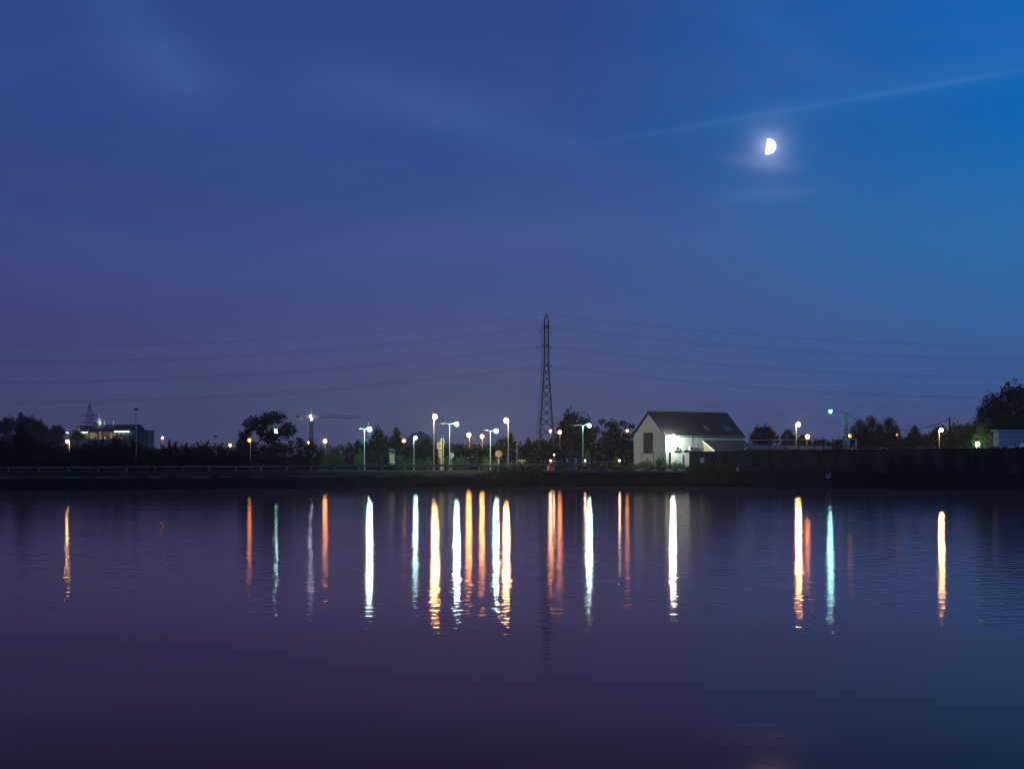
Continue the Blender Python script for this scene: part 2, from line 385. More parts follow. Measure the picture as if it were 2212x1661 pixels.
far_l = 'hazy trees on the rise left of the church'
for kind, px, top, D, wp, lb in [
    ('round', -6, 912, 600, 40, 'hazy far tree cut by the left picture edge'),
    ('round', 18, 901, 620, 44, 'hazy broad tree topped flat left of the tallest hazy crown'),
    ('tall', 43, 892, 610, 22, 'tallest narrow hazy crown of the far trees left of the church'),
    ('round', 62, 899, 600, 46, 'hazy rounded tree just right of the tallest narrow crown'),
    ('round', 82, 906, 600, 36, 'hazy tree sloping down towards the gap left of the church'),
    ('round', 97, 919, 640, 24, 'small hazy round tree before the gap left of the church'),
    ('round', 123, 918, 640, 40, 'lone hazy round tree nearest the church')]:
    plant(kind, px, top, D, wp, lb, far_l)
plant('round', 40, 935, 560, 120, 'wide hazy low tree under the tallest hazy crown', far_l)
plant('round', 105, 938, 560, 90, 'wide hazy low tree beneath the lone round tree by the church', far_l)
plant('round', 168, 930, 640, 30, 'hazy lacy tree before the left end of the church roof', far_l)

row = 'black shrubs in the dark row behind the left guardrail'
blk = 'black silhouetted shrub in the dark row behind the left guardrail'
for px, top, wp in [(-20, 958, 70), (10, 956, 60), (85, 955, 56), (118, 958, 50), (176, 960, 60), (200, 955, 50), (228, 953, 40),
                    (283, 955, 50), (312, 964, 60), (345, 964, 60), (385, 956, 44), (420, 958, 50),
                    (455, 956, 56), (485, 960, 46), (508, 967, 44), (665, 953, 50)]:
    plant('shrub', px, top, 221+rnd.uniform(-6, 14), wp*1.15, blk, row)
for px, top, wp in [(30, 980, 90), (110, 982, 100), (200, 980, 110), (300, 984, 100), (400, 984, 110), (500, 984, 100), (600, 986, 110)]:
    plant('shrub', px, top, 207+px*0.018, wp, 'low black shrub filling the foot of the dark row behind the left guardrail', 'low black shrubs at the foot of the dark row')
plant('tall', 52, 919, 228, 48, 'black pointed tree rising from the dark row at far left', row)
plant('shrub', 257, 938, 232, 40, 'largest black rounded bush in front of the church', row)
plant('tall', 367, 951, 236, 12, 'thin black sapling poking above the dark row beside the small orange lamp', row)
plant('tall', 404, 957, 236, 14, 'thin black sapling poking above the dark row near the slim unlit lamp post', row)
plant('round', 527, 936, 236, 34, 'small black tree at the left side of the big spreading tree', row)
plant('airy', 586, 891, 238, 124, 'big black spreading tree with gaps of sky left of the crane', row)
plant('shrub', 585, 958, 234, 130, 'broad black bush under the big spreading tree', row)

mid = 'dim trees behind the lamp row'
plant('hedge', 706, 958, 331, 50, 'orange lit bush under the lamp right of the crane mast', mid)
plant('shrub', 748, 959, 340, 66, 'dim bush between the crane and the first white lamp', mid)
plant('tall', 775, 952, 300, 28, 'thin dim tree behind the unlit two headed post', mid)
plant('round', 819, 924, 320, 44, 'dim tree behind the first white lamp', mid)
plant('tall', 853, 926, 300, 32, 'dark round topped tree left of the small orange lamp and short white lamp', mid)
plant('round', 800, 955, 290, 70, 'low dim tree at the foot of the first white lamp', mid)
plant('shrub', 880, 958, 300, 70, 'dim bush behind the short white lamp', mid)
plant('round', 918, 948, 310, 40, 'sparse dim tree between the short white lamp and the first tall orange lamp', mid)
plant('shrub', 960, 962, 320, 80, 'dim bush behind the yellow striped posts', mid)
plant('hedge', 1013, 954.5, 304, 30, 'orange lit bush under the left one of two close orange lamps', mid)
plant('hedge', 988, 963, 304, 12, 'small orange lit shrub left of the orange lit bush', mid)
plant('shrub', 1040, 962, 310, 70, 'dim bush under the right one of two close orange lamps', mid)
plant('round', 1085, 945, 320, 46, 'dim tree between the third white lamp and second tall orange lamp', mid)
plant('tall', 1105, 936, 320, 26, 'pointed dim tree just right of the second tall orange lamp', mid)
plant('tall', 1139, 946, 330, 22, 'small dim tree with sky on both sides left of the pylon', mid)
plant('shrub', 1128, 958, 320, 60, 'dim bush left of the pylon foot', mid)
plant('round', 1165, 950, 330, 60, 'dim tree directly behind the pylon legs', mid)
plant('round', 1200, 945, 330, 50, 'dim tree right behind the pylon beneath two orange lamps', mid)
plant('round', 1236, 888, 320, 68, 'large round tree right of the pylon', mid)
plant('round', 1262, 899, 320, 52, 'round tree touching the fourth white lamp', mid)
plant('tall', 1214, 912, 320, 20, 'slim sparse tree left of the large round tree by the pylon', mid)
plant('layered', 1307, 906, 320, 46, 'flat topped pine right of the fourth white lamp', mid)
plant('layered', 1352, 911, 310, 56, 'spreading layered pine beside the house gable', mid)
plant('round', 1326, 908, 330, 36, 'dark tree between the two layered pines', mid)
for px, top in ((1225, 950), (1290, 955), (1335, 950), (1375, 962)):
    plant('shrub', px, top, 300, 130, 'dim understorey bush behind the fence between pylon and house', 'understorey bushes between pylon and house')
for px, top in ((850, 966), (915, 968), (980, 966), (1045, 967), (1110, 964), (1160, 962)):
    plant('shrub', px, top, 275, 130, 'dim understorey bush behind the lamp row left of the pylon', 'understorey bushes left of the pylon')

grn = 'green bushes lit by the white lamps'
plant('hedge', 672, 984, 250, 64, 'left half of the pale green lamplit thicket behind the guardrail', grn)
plant('hedge', 715, 981, 252, 62, 'right half of the pale green lamplit thicket behind the guardrail', grn)
plant('shrub', 645, 990, 233, 34, 'dim end of the thicket under the big spreading tree', grn)
plant('spiky', 777, 974, 246, 24, 'bright leafy sapling at the foot of the first white lamp', grn)
plant('shrub', 800, 978, 248, 52, 'dark bush right of the bright sapling under the first white lamp', grn)
plant('shrub', 830, 981, 249, 40, 'dark bush left of the boarded panel', grn)
plant('spiky', 862, 983, 249, 26, 'brownish sapling right of the boarded panel', grn)
plant('hedge', 892, 989, 268, 50, 'green topped hedge under the short white lamp', grn)
plant('spiky', 925, 994, 244, 34, 'dry grassy shrub at the foot of the first tall orange lamp', grn)
plant('spiky', 966, 986, 246, 34, 'bright green shrub left of the second white lamp post', grn)
plant('spiky', 995, 988, 247, 36, 'straggly green shrub right of the second white lamp post', grn)
plant('hedge', 1059, 992, 247, 34, 'bright green clipped hedge at the foot of the third white lamp', grn)
plant('spiky', 1048, 982, 249, 14, 'thin green sapling above the bright clipped hedge', grn)
plant('spiky', 1110, 996, 248, 34, 'dry weeds between the speed sign and short yellow post', grn)
plant('spiky', 1269, 974, 263, 14, 'bright green sapling behind the gate near the fourth white lamp', grn)
plant('hedge', 1262, 984, 262, 26, 'bright green bush behind the gate near the fourth white lamp', grn)
plant('spiky', 1330, 984, 236, 16, 'bare weed stalks behind the mesh fence', grn)
wd_ = 'weeds along the quay under the house floodlight'
for px, top, wp, D, lb in [(1296, 1004, 40, 232, 'dull brown weeds at the left end of the weed strip'), (1335, 1003, 40, 232, 'dull weeds below the barrier tape end'),
    (1368, 1000, 34, 234, 'grey green weeds in front of the right gate'), (1396, 992, 34, 234.5, 'floodlit tall weeds before the house gable'),
    (1428, 983, 24, 235, 'tallest floodlit weed climbing at the house corner'), (1432, 996, 34, 234.5, 'floodlit weeds at the house corner'),
    (1462, 996, 34, 233.5, 'floodlit weeds before the low white wall'), (1484, 1006, 24, 228.5, 'small weeds at the end of the flood wall')]:
    plant('spiky', px, top, D, wp, lb, wd_)
plant('spiky', 1484, 971, 228, 14, 'small green weed growing on top of the flood wall end', wd_, lift=2.9)
iv = 'black overhanging bushes on the bank left of the quay'
for px, top, wp, D in [(1120, 1004, 60, 228.5), (1150, 1006, 44, 229.5), (1085, 1009, 50, 226.5)]:
    plant('shrub', px, top, D, wp, 'black overhanging bush hiding the guardrail end on the bank', iv, lift=-1.2)
for px, top, wp, D in [(1140, 1016, 70, 228.5), (1095, 1018, 70, 225.8), (1050, 1020, 60, 223)]:
    plant('shrub', px, top, D, wp, 'black trailing bush low on the bank above the water', 'black trailing bushes low on the bank', lift=-2.5)

rt = 'trees beyond the right flood wall'
for kind, px, top, D, wp, lb in [
    ('round', 1640, 921, 330, 40, 'round tree directly right of the house roof'), ('round', 1658, 919, 330, 40, 'second round tree right of the house'),
    ('willow', 1703, 928, 320, 36, 'loose tree left of the orange lamp beyond the flood wall'), ('round', 1735, 938, 330, 34, 'low tree behind the small orange lamp and tall orange lamp'),
    ('round', 1775, 947, 340, 50, 'low far tree behind the white goal frame'), ('round', 1812, 948, 340, 40, 'low far tree left of the lattice concrete pole'),
    ('willow', 1856, 908, 300, 36, 'dark tree right of the concrete pole crossed by the cable'), ('willow', 1882, 901, 300, 42, 'tallest dark tree in the clump right of the concrete pole'),
    ('willow', 1920, 904, 300, 46, 'broad dark tree at the right of the clump under the cable'), ('round', 1895, 935, 290, 90, 'low dark tree at the foot of the clump under the cable'),
    ('tall', 1974, 920, 290, 32, 'lone dark tree in the gap below the cable'), ('round', 2003, 938, 300, 50, 'low dark tree left of the right orange lamp'),
    ('round', 2030, 920, 310, 52, 'dark tree behind the right orange lamp'), ('round', 2070, 916, 300, 56, 'dark tree right of the timber pole'),
    ('round', 2095, 916, 285, 46, 'dark tree touching the black tree at the right edge'), ('round', 1950, 945, 290, 60, 'low dark tree between the clump and the lone tree'),
    ('round', 2054, 948, 296, 80, 'low dark tree at the foot of the timber pole')]:
    plant(kind, px, top, D, wp, lb, rt)
plant('willow', 2143, 853, 246, 66, 'black tree with a separate top left of the tallest right edge tree', rt)
plant('round', 2196, 830, 246, 120, 'tallest black tree filling the right picture edge', rt)
plant('round', 2170, 895, 243, 130, 'black tree mass behind the white trailer', rt)
plant('conifer', 2126, 903, 240.5, 60, 'feathery conifer lit green from below by the garden lamp', rt)
for k in P:                              # the first copies stand in for the prototypes
    for c in KIDS[P[k].name]: bpy.data.objects.remove(c)
    bpy.data.objects.remove(P[k])

# ------------------------------------------------------------------ street lamps
ORG = lensglow('sodium_lamp_light', (1.0, 0.68, 0.24), 300)
ORL = lensglow('low_sodium_lamp_light', (1.0, 0.66, 0.22), 190)
ORS = lensglow('far_sodium_lamp_light', (1.0, 0.42, 0.10), 85)
ORF = lensglow('bush_sodium_lamp_light', (1.0, 0.40, 0.09), 18)
ORM = lensglow('faint_far_sodium_lamp_light', (1.0, 0.38, 0.08), 16)
ORD = lensglow('dim_sodium_lamp_light', (1.0, 0.36, 0.06), 9)
WHT = lensglow('mercury_lamp_light', (0.46, 1.0, 0.95), 330)
WHN = lensglow('softer_mercury_lamp_light', (0.46, 1.0, 0.95), 230)
WHS = lensglow('weak_mercury_lamp_light', (0.40, 1.0, 0.88), 130)
TEA = lensglow('teal_lamp_light', (0.30, 1.0, 0.88), 130)
LEDG = lensglow('green_garden_lamp_light', (0.60, 1.0, 0.28), 150)
def street_lamp(px, py, ppx, D, lm, label, r=0.40, pole_r=0.085, arm2=None, group='lit street lamps', pm=None, rise=0.10):
    X, Z = wx(px, D), wz(py, D); PX = wx(ppx, D); gz = ground_z(PX, D)
    t = thing('street_lamp', label, 'street lamp', (PX, D, gz), group)
    top = Z+rise; pm = pm or polemat
    b = MB(); b.tube((PX, D, gz-0.1), (PX, D, gz+1.2), pole_r*1.5, pole_r*1.4, 8); b.tube((PX, D, gz+1.2), (PX, D, top), pole_r*1.25, pole_r*0.75, 8); b.build('pole', pm, t)
    def head(hx, hz, lit):
        s = 1 if hx >= PX else -1
        if abs(hx-PX) > 0.25:
            a = MB(); a.path([Vector((PX, D, top-0.05)), Vector((PX+(hx-PX)*0.5, D, top+0.10)), Vector((hx-s*0.3, D, hz+0.3))], 0.045); a.build('arm', pm, t)
        fy = r+.16 if lit is not None else 0.0; hb = MB(); hb.ell((hx, D-fy*.7, hz+(r*.97+.03 if lit is not None else .2)), (0.34 if lit is not None else .48, 0.34, 0.08), 10, 5); hd = hb.build('lamp_head', greyp, t)
        lb = MB()
        if lit is not None: lb.ell((hx, D-fy, hz), (r*.95, r*.92, r*.92), 12, 8); ln = lb.build('lens', lit, hd); bulb((hx, D-fy, hz), r*.97, lit, ln)
        else: lb.ell((hx, D, hz+0.10), (0.36, 0.18, 0.10), 10, 5); lb.build('lens', glassd, hd)
    head(X, Z, lm)
    if arm2 is not None: head(wx(arm2[0], D), wz(arm2[1], D), None)
    return t
SL = street_lamp
SL(147, 954, 150, 300, ORL, 'orange lamp low in front of the dark shrubs by the hazy church hill', r=.36)
SL(352, 946, 351, 420, ORM, 'small far orange lamp on a thin pole right of the church', r=.42)
SL(498, 962, 498, 380, ORM, 'small orange lamp just above the dark row left of the big spreading tree', r=.42)
SL(540, 951, 541, 230, ORD, 'orange lamp shining at the left flank of the big spreading tree', r=.30)
SL(597, 932, 599, 262, WHS, 'greenish lamp glimmering through the big spreading tree', r=.40)
SL(667, 956, 667, 420, ORD, 'tiny orange lamp at the foot of the crane mast', r=.42)
SL(703, 953, 703, 327, ORF, 'orange lamp above the glowing bush right of the crane mast', r=.50)
SL(799, 928, 787, 240, WHT, 'white lamp nearest the crane on a two metre arm', r=.38, arm2=(774, 929))
SL(873, 953, 873, 340, ORM, 'small orange lamp left of the short white lamp', r=.48)
SL(898, 946, 894, 262, WHS, 'short dim white lamp on a bright pole between two orange lamps', r=.34)
SL(940, 901, 937, 236, ORG, 'tallest orange lamp, left of the second white lamp', r=.42)
SL(987, 917, 971, 239, WHT, 'white lamp just right of the tallest orange lamp', r=.38, arm2=(954, 918))
SL(1013, 940, 1014, 300, ORS, 'left one of two close orange lamps above glowing bushes', r=.50)
SL(1041.5, 943, 1042, 310, ORS, 'right one of two close orange lamps above bushes', r=.46)
SL(1072, 932, 1059, 239, WHT, 'white lamp beside the second tall orange lamp', r=.38, arm2=(1048, 932))
SL(1093.5, 909, 1098, 236, ORG, 'tall orange lamp nearest the pylon on its left', r=.42)
SL(1189, 931, 1189.5, 330, ORS, 'small orange lamp seen between the pylon legs', r=.36)
SL(1209, 934, 1209.5, 300, ORM, 'small orange lamp just right of the pylon', r=.44)
SL(1272.5, 920, 1259, 256, WHN, 'white lamp before the big round trees right of the pylon', r=.38, arm2=(1240, 921))
SL(1354, 930, 1354, 312, ORM, 'dim orange lamp half hidden in the layered pine', r=.36)
SL(1391.5, 911, 1391, 262, ORG, 'orange lamp peeping past the house gable edge', r=.34)
SL(1723.7, 917.6, 1719.6, 282, ORG, 'orange lamp on a tall pole right of the house', r=.44)
SL(1742.8, 943.5, 1743, 300, ORM, 'smaller orange lamp right of the tall pole lamp behind the sports fence', r=.50)
SL(1637, 951, 1638, 350, ORD, 'faint orange lamp behind the end of the house', r=.36)
SL(1649, 958, 1649, 350, ORD, 'faint lower orange lamp right of the house behind the rail', r=.30)
SL(1835, 941, 1836, 330, ORD, 'small orange lamp right of the lattice concrete pole', r=.44)
SL(1935.7, 938, 1936, 320, ORD, 'small orange lamp in the dark tree clump under the cable', r=.40)
SL(2032, 929.5, 2028.6, 280, ORG, 'orange lamp beside the timber pole on the right', r=.38)
SL(294, 886, 294, 218, None, 'tall unlit lamp post in front of the church', arm2=None, group='unlit lamp posts', pole_r=.075)
SL(466, 944, 466.5, 226, None, 'short unlit lamp post left of the big spreading tree', group='unlit lamp posts', pole_r=.07)
SL(1120, 963, 1117, 236, None, 'short unlit yellowish post beside the pylon foot', group='unlit lamp posts', pole_r=.07)

# lamp on the lattice concrete pole
D = 232; X = wx(1827, D); zt = wz(891, D); gz = ground_z(X, D)
t = thing('street_lamp', 'teal lamp on a long arm from a concrete pole with openings', 'street lamp', (X, D, gz), 'lit street lamps')
b = MB()
for s in (-1, 1): b.hexa([(X+s*.36-.10, D-.14, gz), (X+s*.36+.10, D-.14, gz), (X+s*.36+.10, D+.14, gz), (X+s*.36-.10, D+.14, gz), (X+s*.16-.09, D-.12, zt), (X+s*.16+.09, D-.12, zt), (X+s*.16+.09, D+.12, zt), (X+s*.16-.09, D+.12, zt)])
k = 0
z = gz+0.4
while z < zt: 
    b.box((X, D, z), (0.6-(z-gz)/(zt-gz)*.32, .2, .22)); z += .62
b.build('pole', concr, t)
a = MB(); a.path([Vector((X, D, zt-.05)), at(1822, 889.5, D-.3), at(1797, 888.0, D-1.9)], .05); a.build('arm', steel, t)
hb = MB(); hb.ell(at(1794, 884.6, D-2), (.5, .24, .10)); hd = hb.build('lamp_head', greyp, t)
lb = MB(); lb.ell(at(1793.6, 889.6, D-2), (.25, .24, .24)); ln = lb.build('lens', TEA, hd); bulb(at(1793.6, 889.6, D-2), .27, TEA, ln)
for (px, py) in ((1824.5, 925), (1824.5, 939)):
    c = MB(); q = at(px-1.0, py, D-.3); c.box(q, (.45, .2, .16), .3); c.tube(q, at(1827, py+1, D), .03); c.build('camera', whitep, t)

# ------------------------------------------------------------------ lattice work
def lattice(b, corners_at, zs, r_leg, r_br, rings=True):
    for z0, z1 in zip(zs, zs[1:]):
        A, B = corners_at(z0), corners_at(z1)
        for i in range(4):
            j = (i+1) % 4
            b.tube(A[i], B[j], r_br, r_br, 4); b.tube(A[j], B[i], r_br, r_br, 4)
            if rings: b.tube(B[i], B[j], r_br*.8, r_br*.8, 4)
def legs(corners_at, zs, i, r):
    b = MB(); b.path([corners_at(z)[i] for z in zs], r, 5); return b
# big pylon
D = 285.0; PXC = 1180.5; X0 = wx(PXC, D); gz = GZ
PZ = [wz(y, D) for y in (679, 697, 706, 748, 790.4)]     # tip, shoulder, arms
t = thing('pylon', 'tall lattice power pylon standing in the middle of the far bank', 'pylon', (X0, D, gz))
zlo = PZ[4]-.5
def half(z):
    if z >= PZ[1]: return 0.42*(PZ[0]-z)/(PZ[0]-PZ[1])+.04
    if z >= zlo: return 0.42+0.06*(PZ[1]-z)/(PZ[1]-zlo)
    return 0.48+(1.78-.48)*(zlo-z)/(zlo-gz)
rot = Matrix.Rotation(R(-8), 3, 'Z')
def corners(z):
    h_ = half(z); return [Vector((X0, D, z))+rot @ Vector((sx*h_, sy*h_, 0)) for sx, sy in ((-1, -1), (1, -1), (1, 1), (-1, 1))]
zl = [gz, wz(965, D), wz(944, D), wz(923, D), wz(902, D), wz(882, D), wz(862, D), wz(844, D), wz(827, D), wz(812, D), zlo]
zu = [zlo + (PZ[1]-zlo)*k/14 for k in range(15)] + [PZ[1]+(PZ[0]-PZ[1])*.5, PZ[0]]
for i in range(4): legs(corners, zl+zu[1:], i, .075).build('leg', darkst, t)
b = MB(); lattice(b, corners, zl[1:], .05, .045, False); lattice(b, corners, zu[::2]+([zu[-1]] if len(zu) % 2 == 0 else []), .05, .028)
zb = wz(965, D); Bc = corners(zl[0]); Tc = corners(wz(992, D)); Uc = corners(wz(985, D)); Hc = corners(zb-1.4)
for i in range(4):
    j = (i+1) % 4; m_ = (Hc[i]+Hc[j])/2
    b.tube(Hc[i], Hc[j], .05, .05, 4); b.tube(m_, corners(gz+.3)[i], .05, .05, 4); b.tube(m_, corners(gz+.3)[j], .05, .05, 4)
    b.tube(m_, corners(zb)[i], .05, .05, 4); b.tube(m_, corners(zb)[j], .05, .05, 4)
    q = corners(gz+1.6); b.tube(q[i], m_.lerp(corners(gz+.3)[i], .55), .035, .035, 4); b.tube(q[j], m_.lerp(corners(gz+.3)[j], .55), .035, .035, 4)
b.build('bracing', darkst, t)
b = MB()
lad = [Vector((c.x-.42, c.y-.1, c.z)) for c in [corners(z)[0] for z in [gz+2.2, zlo, PZ[1]]]]+[Vector((corners(PZ[1]+1.0)[0].x-.1, D-.3, PZ[1]+1.1))]
b.path(lad, .045)
for k in range(60):
    z = gz+2.4+(PZ[1]-gz-2.4)*k/60; c = corners(z)[0]; b.tube((c.x-.52, c.y-.1, z), (c.x, c.y, z), .018, .018, 4)
b.build('climbing_ladder', darkst, t)
ARM = Vector((0.16, 2.45, 0)); WIRES = []
for za in PZ[2:]:
    b = MB()
    for s in (-1, 1):
        e = Vector((X0, D, za))+ARM*s
        for cz in (za, za+.75):
            for c in corners(cz)[:2] if s < 0 else corners(cz)[2:]: b.tube(c, e, .05, .04, 4)
        for f_ in (.35, .7):
            p1 = corners(za)[0 if s < 0 else 2].lerp(e, f_); p2 = corners(za+.75)[1 if s < 0 else 3].lerp(e, f_); b.tube(p1, p2, .03, .03, 4)
    am = b.build('crossarm', darkst, t)
    for s in (-1, 1):
        e = Vector((X0, D, za))+ARM*s
        for d in (-1, 1):
            ib = MB(); q = e+Vector((d*1.05, 0, -.13)); ib.tube(e, e+Vector((d*.25, 0, -.03)), .03)
            for k in range(6): ib.tube(e+Vector((d*(.25+k*.13), 0, -.03-.016*k)), e+Vector((d*(.33+k*.13), 0, -.04-.016*k)), .10, .07, 7)
            ib.build('insulator', blackm, am)
        jb = MB(); pts = []
        for k in range(15):
            u = -1+2*k/14; pts.append(e+Vector((u*1.95, 0, -.28-1.35*(1-u*u))))
        jb.path(pts, .015, 4); jb.build('jumper_cable', wiremat, am)
        WIRES.append((e, za, s))
b = MB(); q = at(1165, 990, D-2.2); b.box(q, (.55, .04, .85)); pl = b.build('number_plate', whitep, t)
lettering('S', .85, q+Vector((0, -.03, 0)), blackm, 'lettering', pl)
names = ['upper', 'middle', 'lower']
def wire(e, m_l, m_r, label):
    b = MB(); pts = []
    for k in range(-52, 53):
        dx = k*4.0; m_ = m_l if dx < 0 else m_r; a = abs(dx)
        pts.append(e+Vector((dx, 0, -(m_*a-6.22e-4*a*a))))
    b.path(pts, .015, 4)
    tag(b.build('power_line', wiremat), label, 'power line', 'power lines strung from the tall pylon')
wire(Vector((X0, D, PZ[0])), .127, .127, 'single earth wire strung from the very tip of the pylon')
for i, (e, za, s) in enumerate(WIRES):
    wire(e+Vector((0, 0, -.05)), .134, .127, '%s wire of the two on the pylon\'s %s crossarm' % ('upper looking nearer' if s < 0 else 'lower looking farther', ('top', 'middle', 'bottom')[i//2]))

# far pylon before the church
D = 560.0; X0f = wx(193.6, D); gzf = ground_z(X0f, D)
t = thing('pylon', 'small far pylon with two wide crossarms in front of the church', 'pylon', (X0f, D, gzf))
zt_ = wz(872, D); za_, zb_ = wz(897, D), wz(914, D)
def cf(z):
    h_ = .12 if z > zt_-.1 else (.15+.95*min(1, (zt_-z)/(zt_-za_)) if z > za_ else 1.1+1.3*(za_-z)/(za_-gzf))
    return [Vector((X0f+sx*h_, D+sy*h_, z)) for sx, sy in ((-1, -1), (1, -1), (1, 1), (-1, 1))]
zz = [gzf+(zb_-gzf)*k/5 for k in range(6)]+[zb_+(za_-zb_)*k/3 for k in range(1, 4)]+[za_+(zt_-za_)*k/4 for k in range(1, 5)]
for i in range(4): legs(cf, zz, i, .055).build('leg', darkst, t)
b = MB(); lattice(b, cf, zz, .06, .030, False); b.tube((X0f, D, gzf), (X0f, D, zt_), .07, .05); b.build('bracing', darkst, t)
for za2 in (za_, zb_):
    b = MB()
    for s in (-1, 1):
        e = Vector((X0f+s*3.15, D, za2)); b.tube((X0f, D, za2), e, .12, .10, 5); b.tube((X0f+s*.8, D, za2+1.1), e, .06, .06, 4)
        b.tube(e-Vector((s*.3, 0, 0)), e+Vector((s*.1, 0, -.9)), .09, .05, 5)
    b.build('crossarm', darkst, t)

# ------------------------------------------------------------------ church on the rise
D = 800.0
t = thing('church', 'large floodlit gothic church with a slender spire on the hazy rise', 'church', (wx(241, D), D, ground_z(wx(241, D), D)))
zlow = 8.0
def hip(b, p0, p1, ye, r0, r1, yr, dd=8.5):     # hipped roof between eave px p0..p1 and ridge px r0..r1
    e = [at(p0, ye, D-dd), at(p1, ye, D-dd), at(p1, ye, D+dd), at(p0, ye, D+dd)]
    for q in e: q.z = wz(ye, D)
    ra, rb = Vector((wx(r0, D), D, wz(yr, D))), Vector((wx(r1, D), D, wz(yr, D)))
    b.add(e+[ra, rb], [(0, 1, 5, 4), (1, 2, 5), (2, 3, 4, 5), (3, 0, 4), (3, 2, 1, 0)])
def blk_(b, p0, p1, y0, d0, d1, z1=zlow):
    b.box(((wx(p0, D)+wx(p1, D))/2, D+(d0+d1)/2, (wz(y0, D)+z1)/2), (wx(p1, D)-wx(p0, D), d1-d0, wz(y0, D)-z1))
b = MB(); blk_(b, 159, 214, 935, -8, 8); blk_(b, 214, 315, 933.6, -8, 8)
for k in range(9): blk_(b, 277+k*5.4, 278.4+k*5.4, 936, -9.4, -8)
b.build('wall', stone, t)
b = MB(); hip(b, 157.5, 215, 934.5, 167, 214.6, 918.8); hip(b, 215.2, 317, 933, 215.4, 304, 916.8); b.build('roof', slate, t)
b = MB(); blk_(b, 315.3, 327.5, 932, -7, 6); blk_(b, 318, 319.2, 934, -8, -7); blk_(b, 325.6, 327.4, 933, -8, -7); b.box((wx(321.5, D), D, wz(931, D)), (3.6, 14, .8)); b.build('apse', stone, t)
b = MB(); blk_(b, 205, 276, 949, -17, -8.05); b.build('aisle', stone, t)
for k in range(6):                        # flying buttresses over the aisle
    px = 217+k*11.2; b = MB(); b.tube((wx(px, D)+3, D-15.5, wz(949, D)), (wx(px, D)+.4, D-8.2, wz(936, D)), .45, .35, 6); b.box((wx(px, D)+3.0, D-16, wz(947, D)), (1.0, 1.2, 3.2)); b.build('flying_buttress', stone, t)
WARM = glow('warm_church_floodlight', (1.0, 0.70, 0.34), 260); CYAN = glow('greenish_church_floodlight', (.6, 1.0, .82), 13); SPFL = glow('spire_floodlight', (.80, 1.0, .82), 75)
def flood(pos, target, size, m):          # lit face inside a hood, turned towards the target
    pos, target = Vector(pos), Vector(target); d = (target-pos).normalized(); a = d.cross(Vector((0, 0, 1))).normalized()*size; u = a.cross(d).normalized()*size
    b = MB(); k = d*size*.5
    for p_, q_ in ((a, u), (u, -a), (-a, -u), (-u, a)): b.add([pos+p_+q_, pos+p_-q_ if p_ is a or p_ == -a else pos-q_+p_, pos+p_-q_+k, pos+p_+q_+k], [(0, 1, 2, 3)])
    b.add([pos+a+u-d*.02, pos-a+u-d*.02, pos-a-u-d*.02, pos+a-u-d*.02], [(0, 1, 2, 3)])
    h_ = b.build('floodlight', blackm, t)
    f = MB(); f.add([pos+(a+u)*.95, pos+(-a+u)*.95, pos+(-a-u)*.95, pos+(a-u)*.95], [(0, 1, 2, 3)]); f.build('lens', m, h_)
for px in (222, 229, 237, 245, 253, 262, 271):
    flood((wx(px, D), D-14.5, wz(949, D)+.5), (wx(px, D), D-8, wz(938, D)), .45, WARM)
    b = MB(); x = wx(px, D); z0 = wz(946, D); b.add([(x-.8, D-8.06, z0), (x+.8, D-8.06, z0), (x+.8, D-8.06, z0+2), (x, D-8.06, z0+3.1), (x-.8, D-8.06, z0+2)], [(0, 1, 2, 3, 4)]); b.build('window', glassd, t)
for p0, p1, y in ((176, 201, 934.8), (258, 289, 932.8), (154.5, 159, 935.5)):
    b = MB(); b.box(((wx(p0, D)+wx(p1, D))/2, D-9.6, wz(y, D)), (wx(p1, D)-wx(p0, D), .5, .26)); b.build('eave_light', CYAN, t)
def spire(b, px, yb, yt, w0, dd=0.0, n=8): b.tube((wx(px, D), D+dd, wz(yb, D)), (wx(px, D), D+dd, wz(yt, D)), w0, .06, n)
b = MB(); x = wx(215.2, D)
b.tube((x, D, wz(920, D)), (x, D, wz(916, D)), .9, 1.15, 8); b.tube((x, D, wz(916, D)), (x, D, wz(911.2, D)), 1.3, 1.25, 8)
for k in range(8):
    q = Vector((x+1.0*math.cos(k*math.pi/4), D+1.0*math.sin(k*math.pi/4), 0)); b.tube((q.x, q.y, wz(911, D)), (q.x, q.y, wz(903.5, D)), .14, .12, 5); b.tube((q.x, q.y, wz(903.5, D)), (q.x, q.y, wz(901.3, D)), .16, .02, 5)
b.tube((x, D, wz(911, D)), (x, D, wz(903, D)), .62, .6, 8); b.tube((x, D, wz(903, D)), (x, D, wz(892.6, D)), .75, .05, 8)
b.build('spire', copper, t)
for px, yb, yt in ((226, 917.5, 907.8), (246, 917.5, 907.3), (167, 919, 916.5), (156.5, 935, 926)):
    b = MB(); spire(b, px, yb, yt, .55); 
    for k in range(4): b.tube((wx(px, D), D, wz(yb+(yt-yb)*(.1+.2*k), D)), (wx(px, D), D, wz(yb+(yt-yb)*(.1+.2*k), D)+.15), .62-.12*k, .62-.12*k, 6)
    b.build('pinnacle', copper, t)
for px, yt in ((183.5, 919.5), (203.5, 922), (180, 921), (219, 938)):
    b = MB(); b.box((wx(px, D), D-10.6, (wz(yt+6, D)+zlow)/2), (1.0, 1.0, wz(yt+6, D)-zlow)); b.tube((wx(px, D), D-10.6, wz(yt+6, D)), (wx(px, D), D-10.6, wz(yt, D)), .5, .05, 6); b.build('buttress', stone, t)
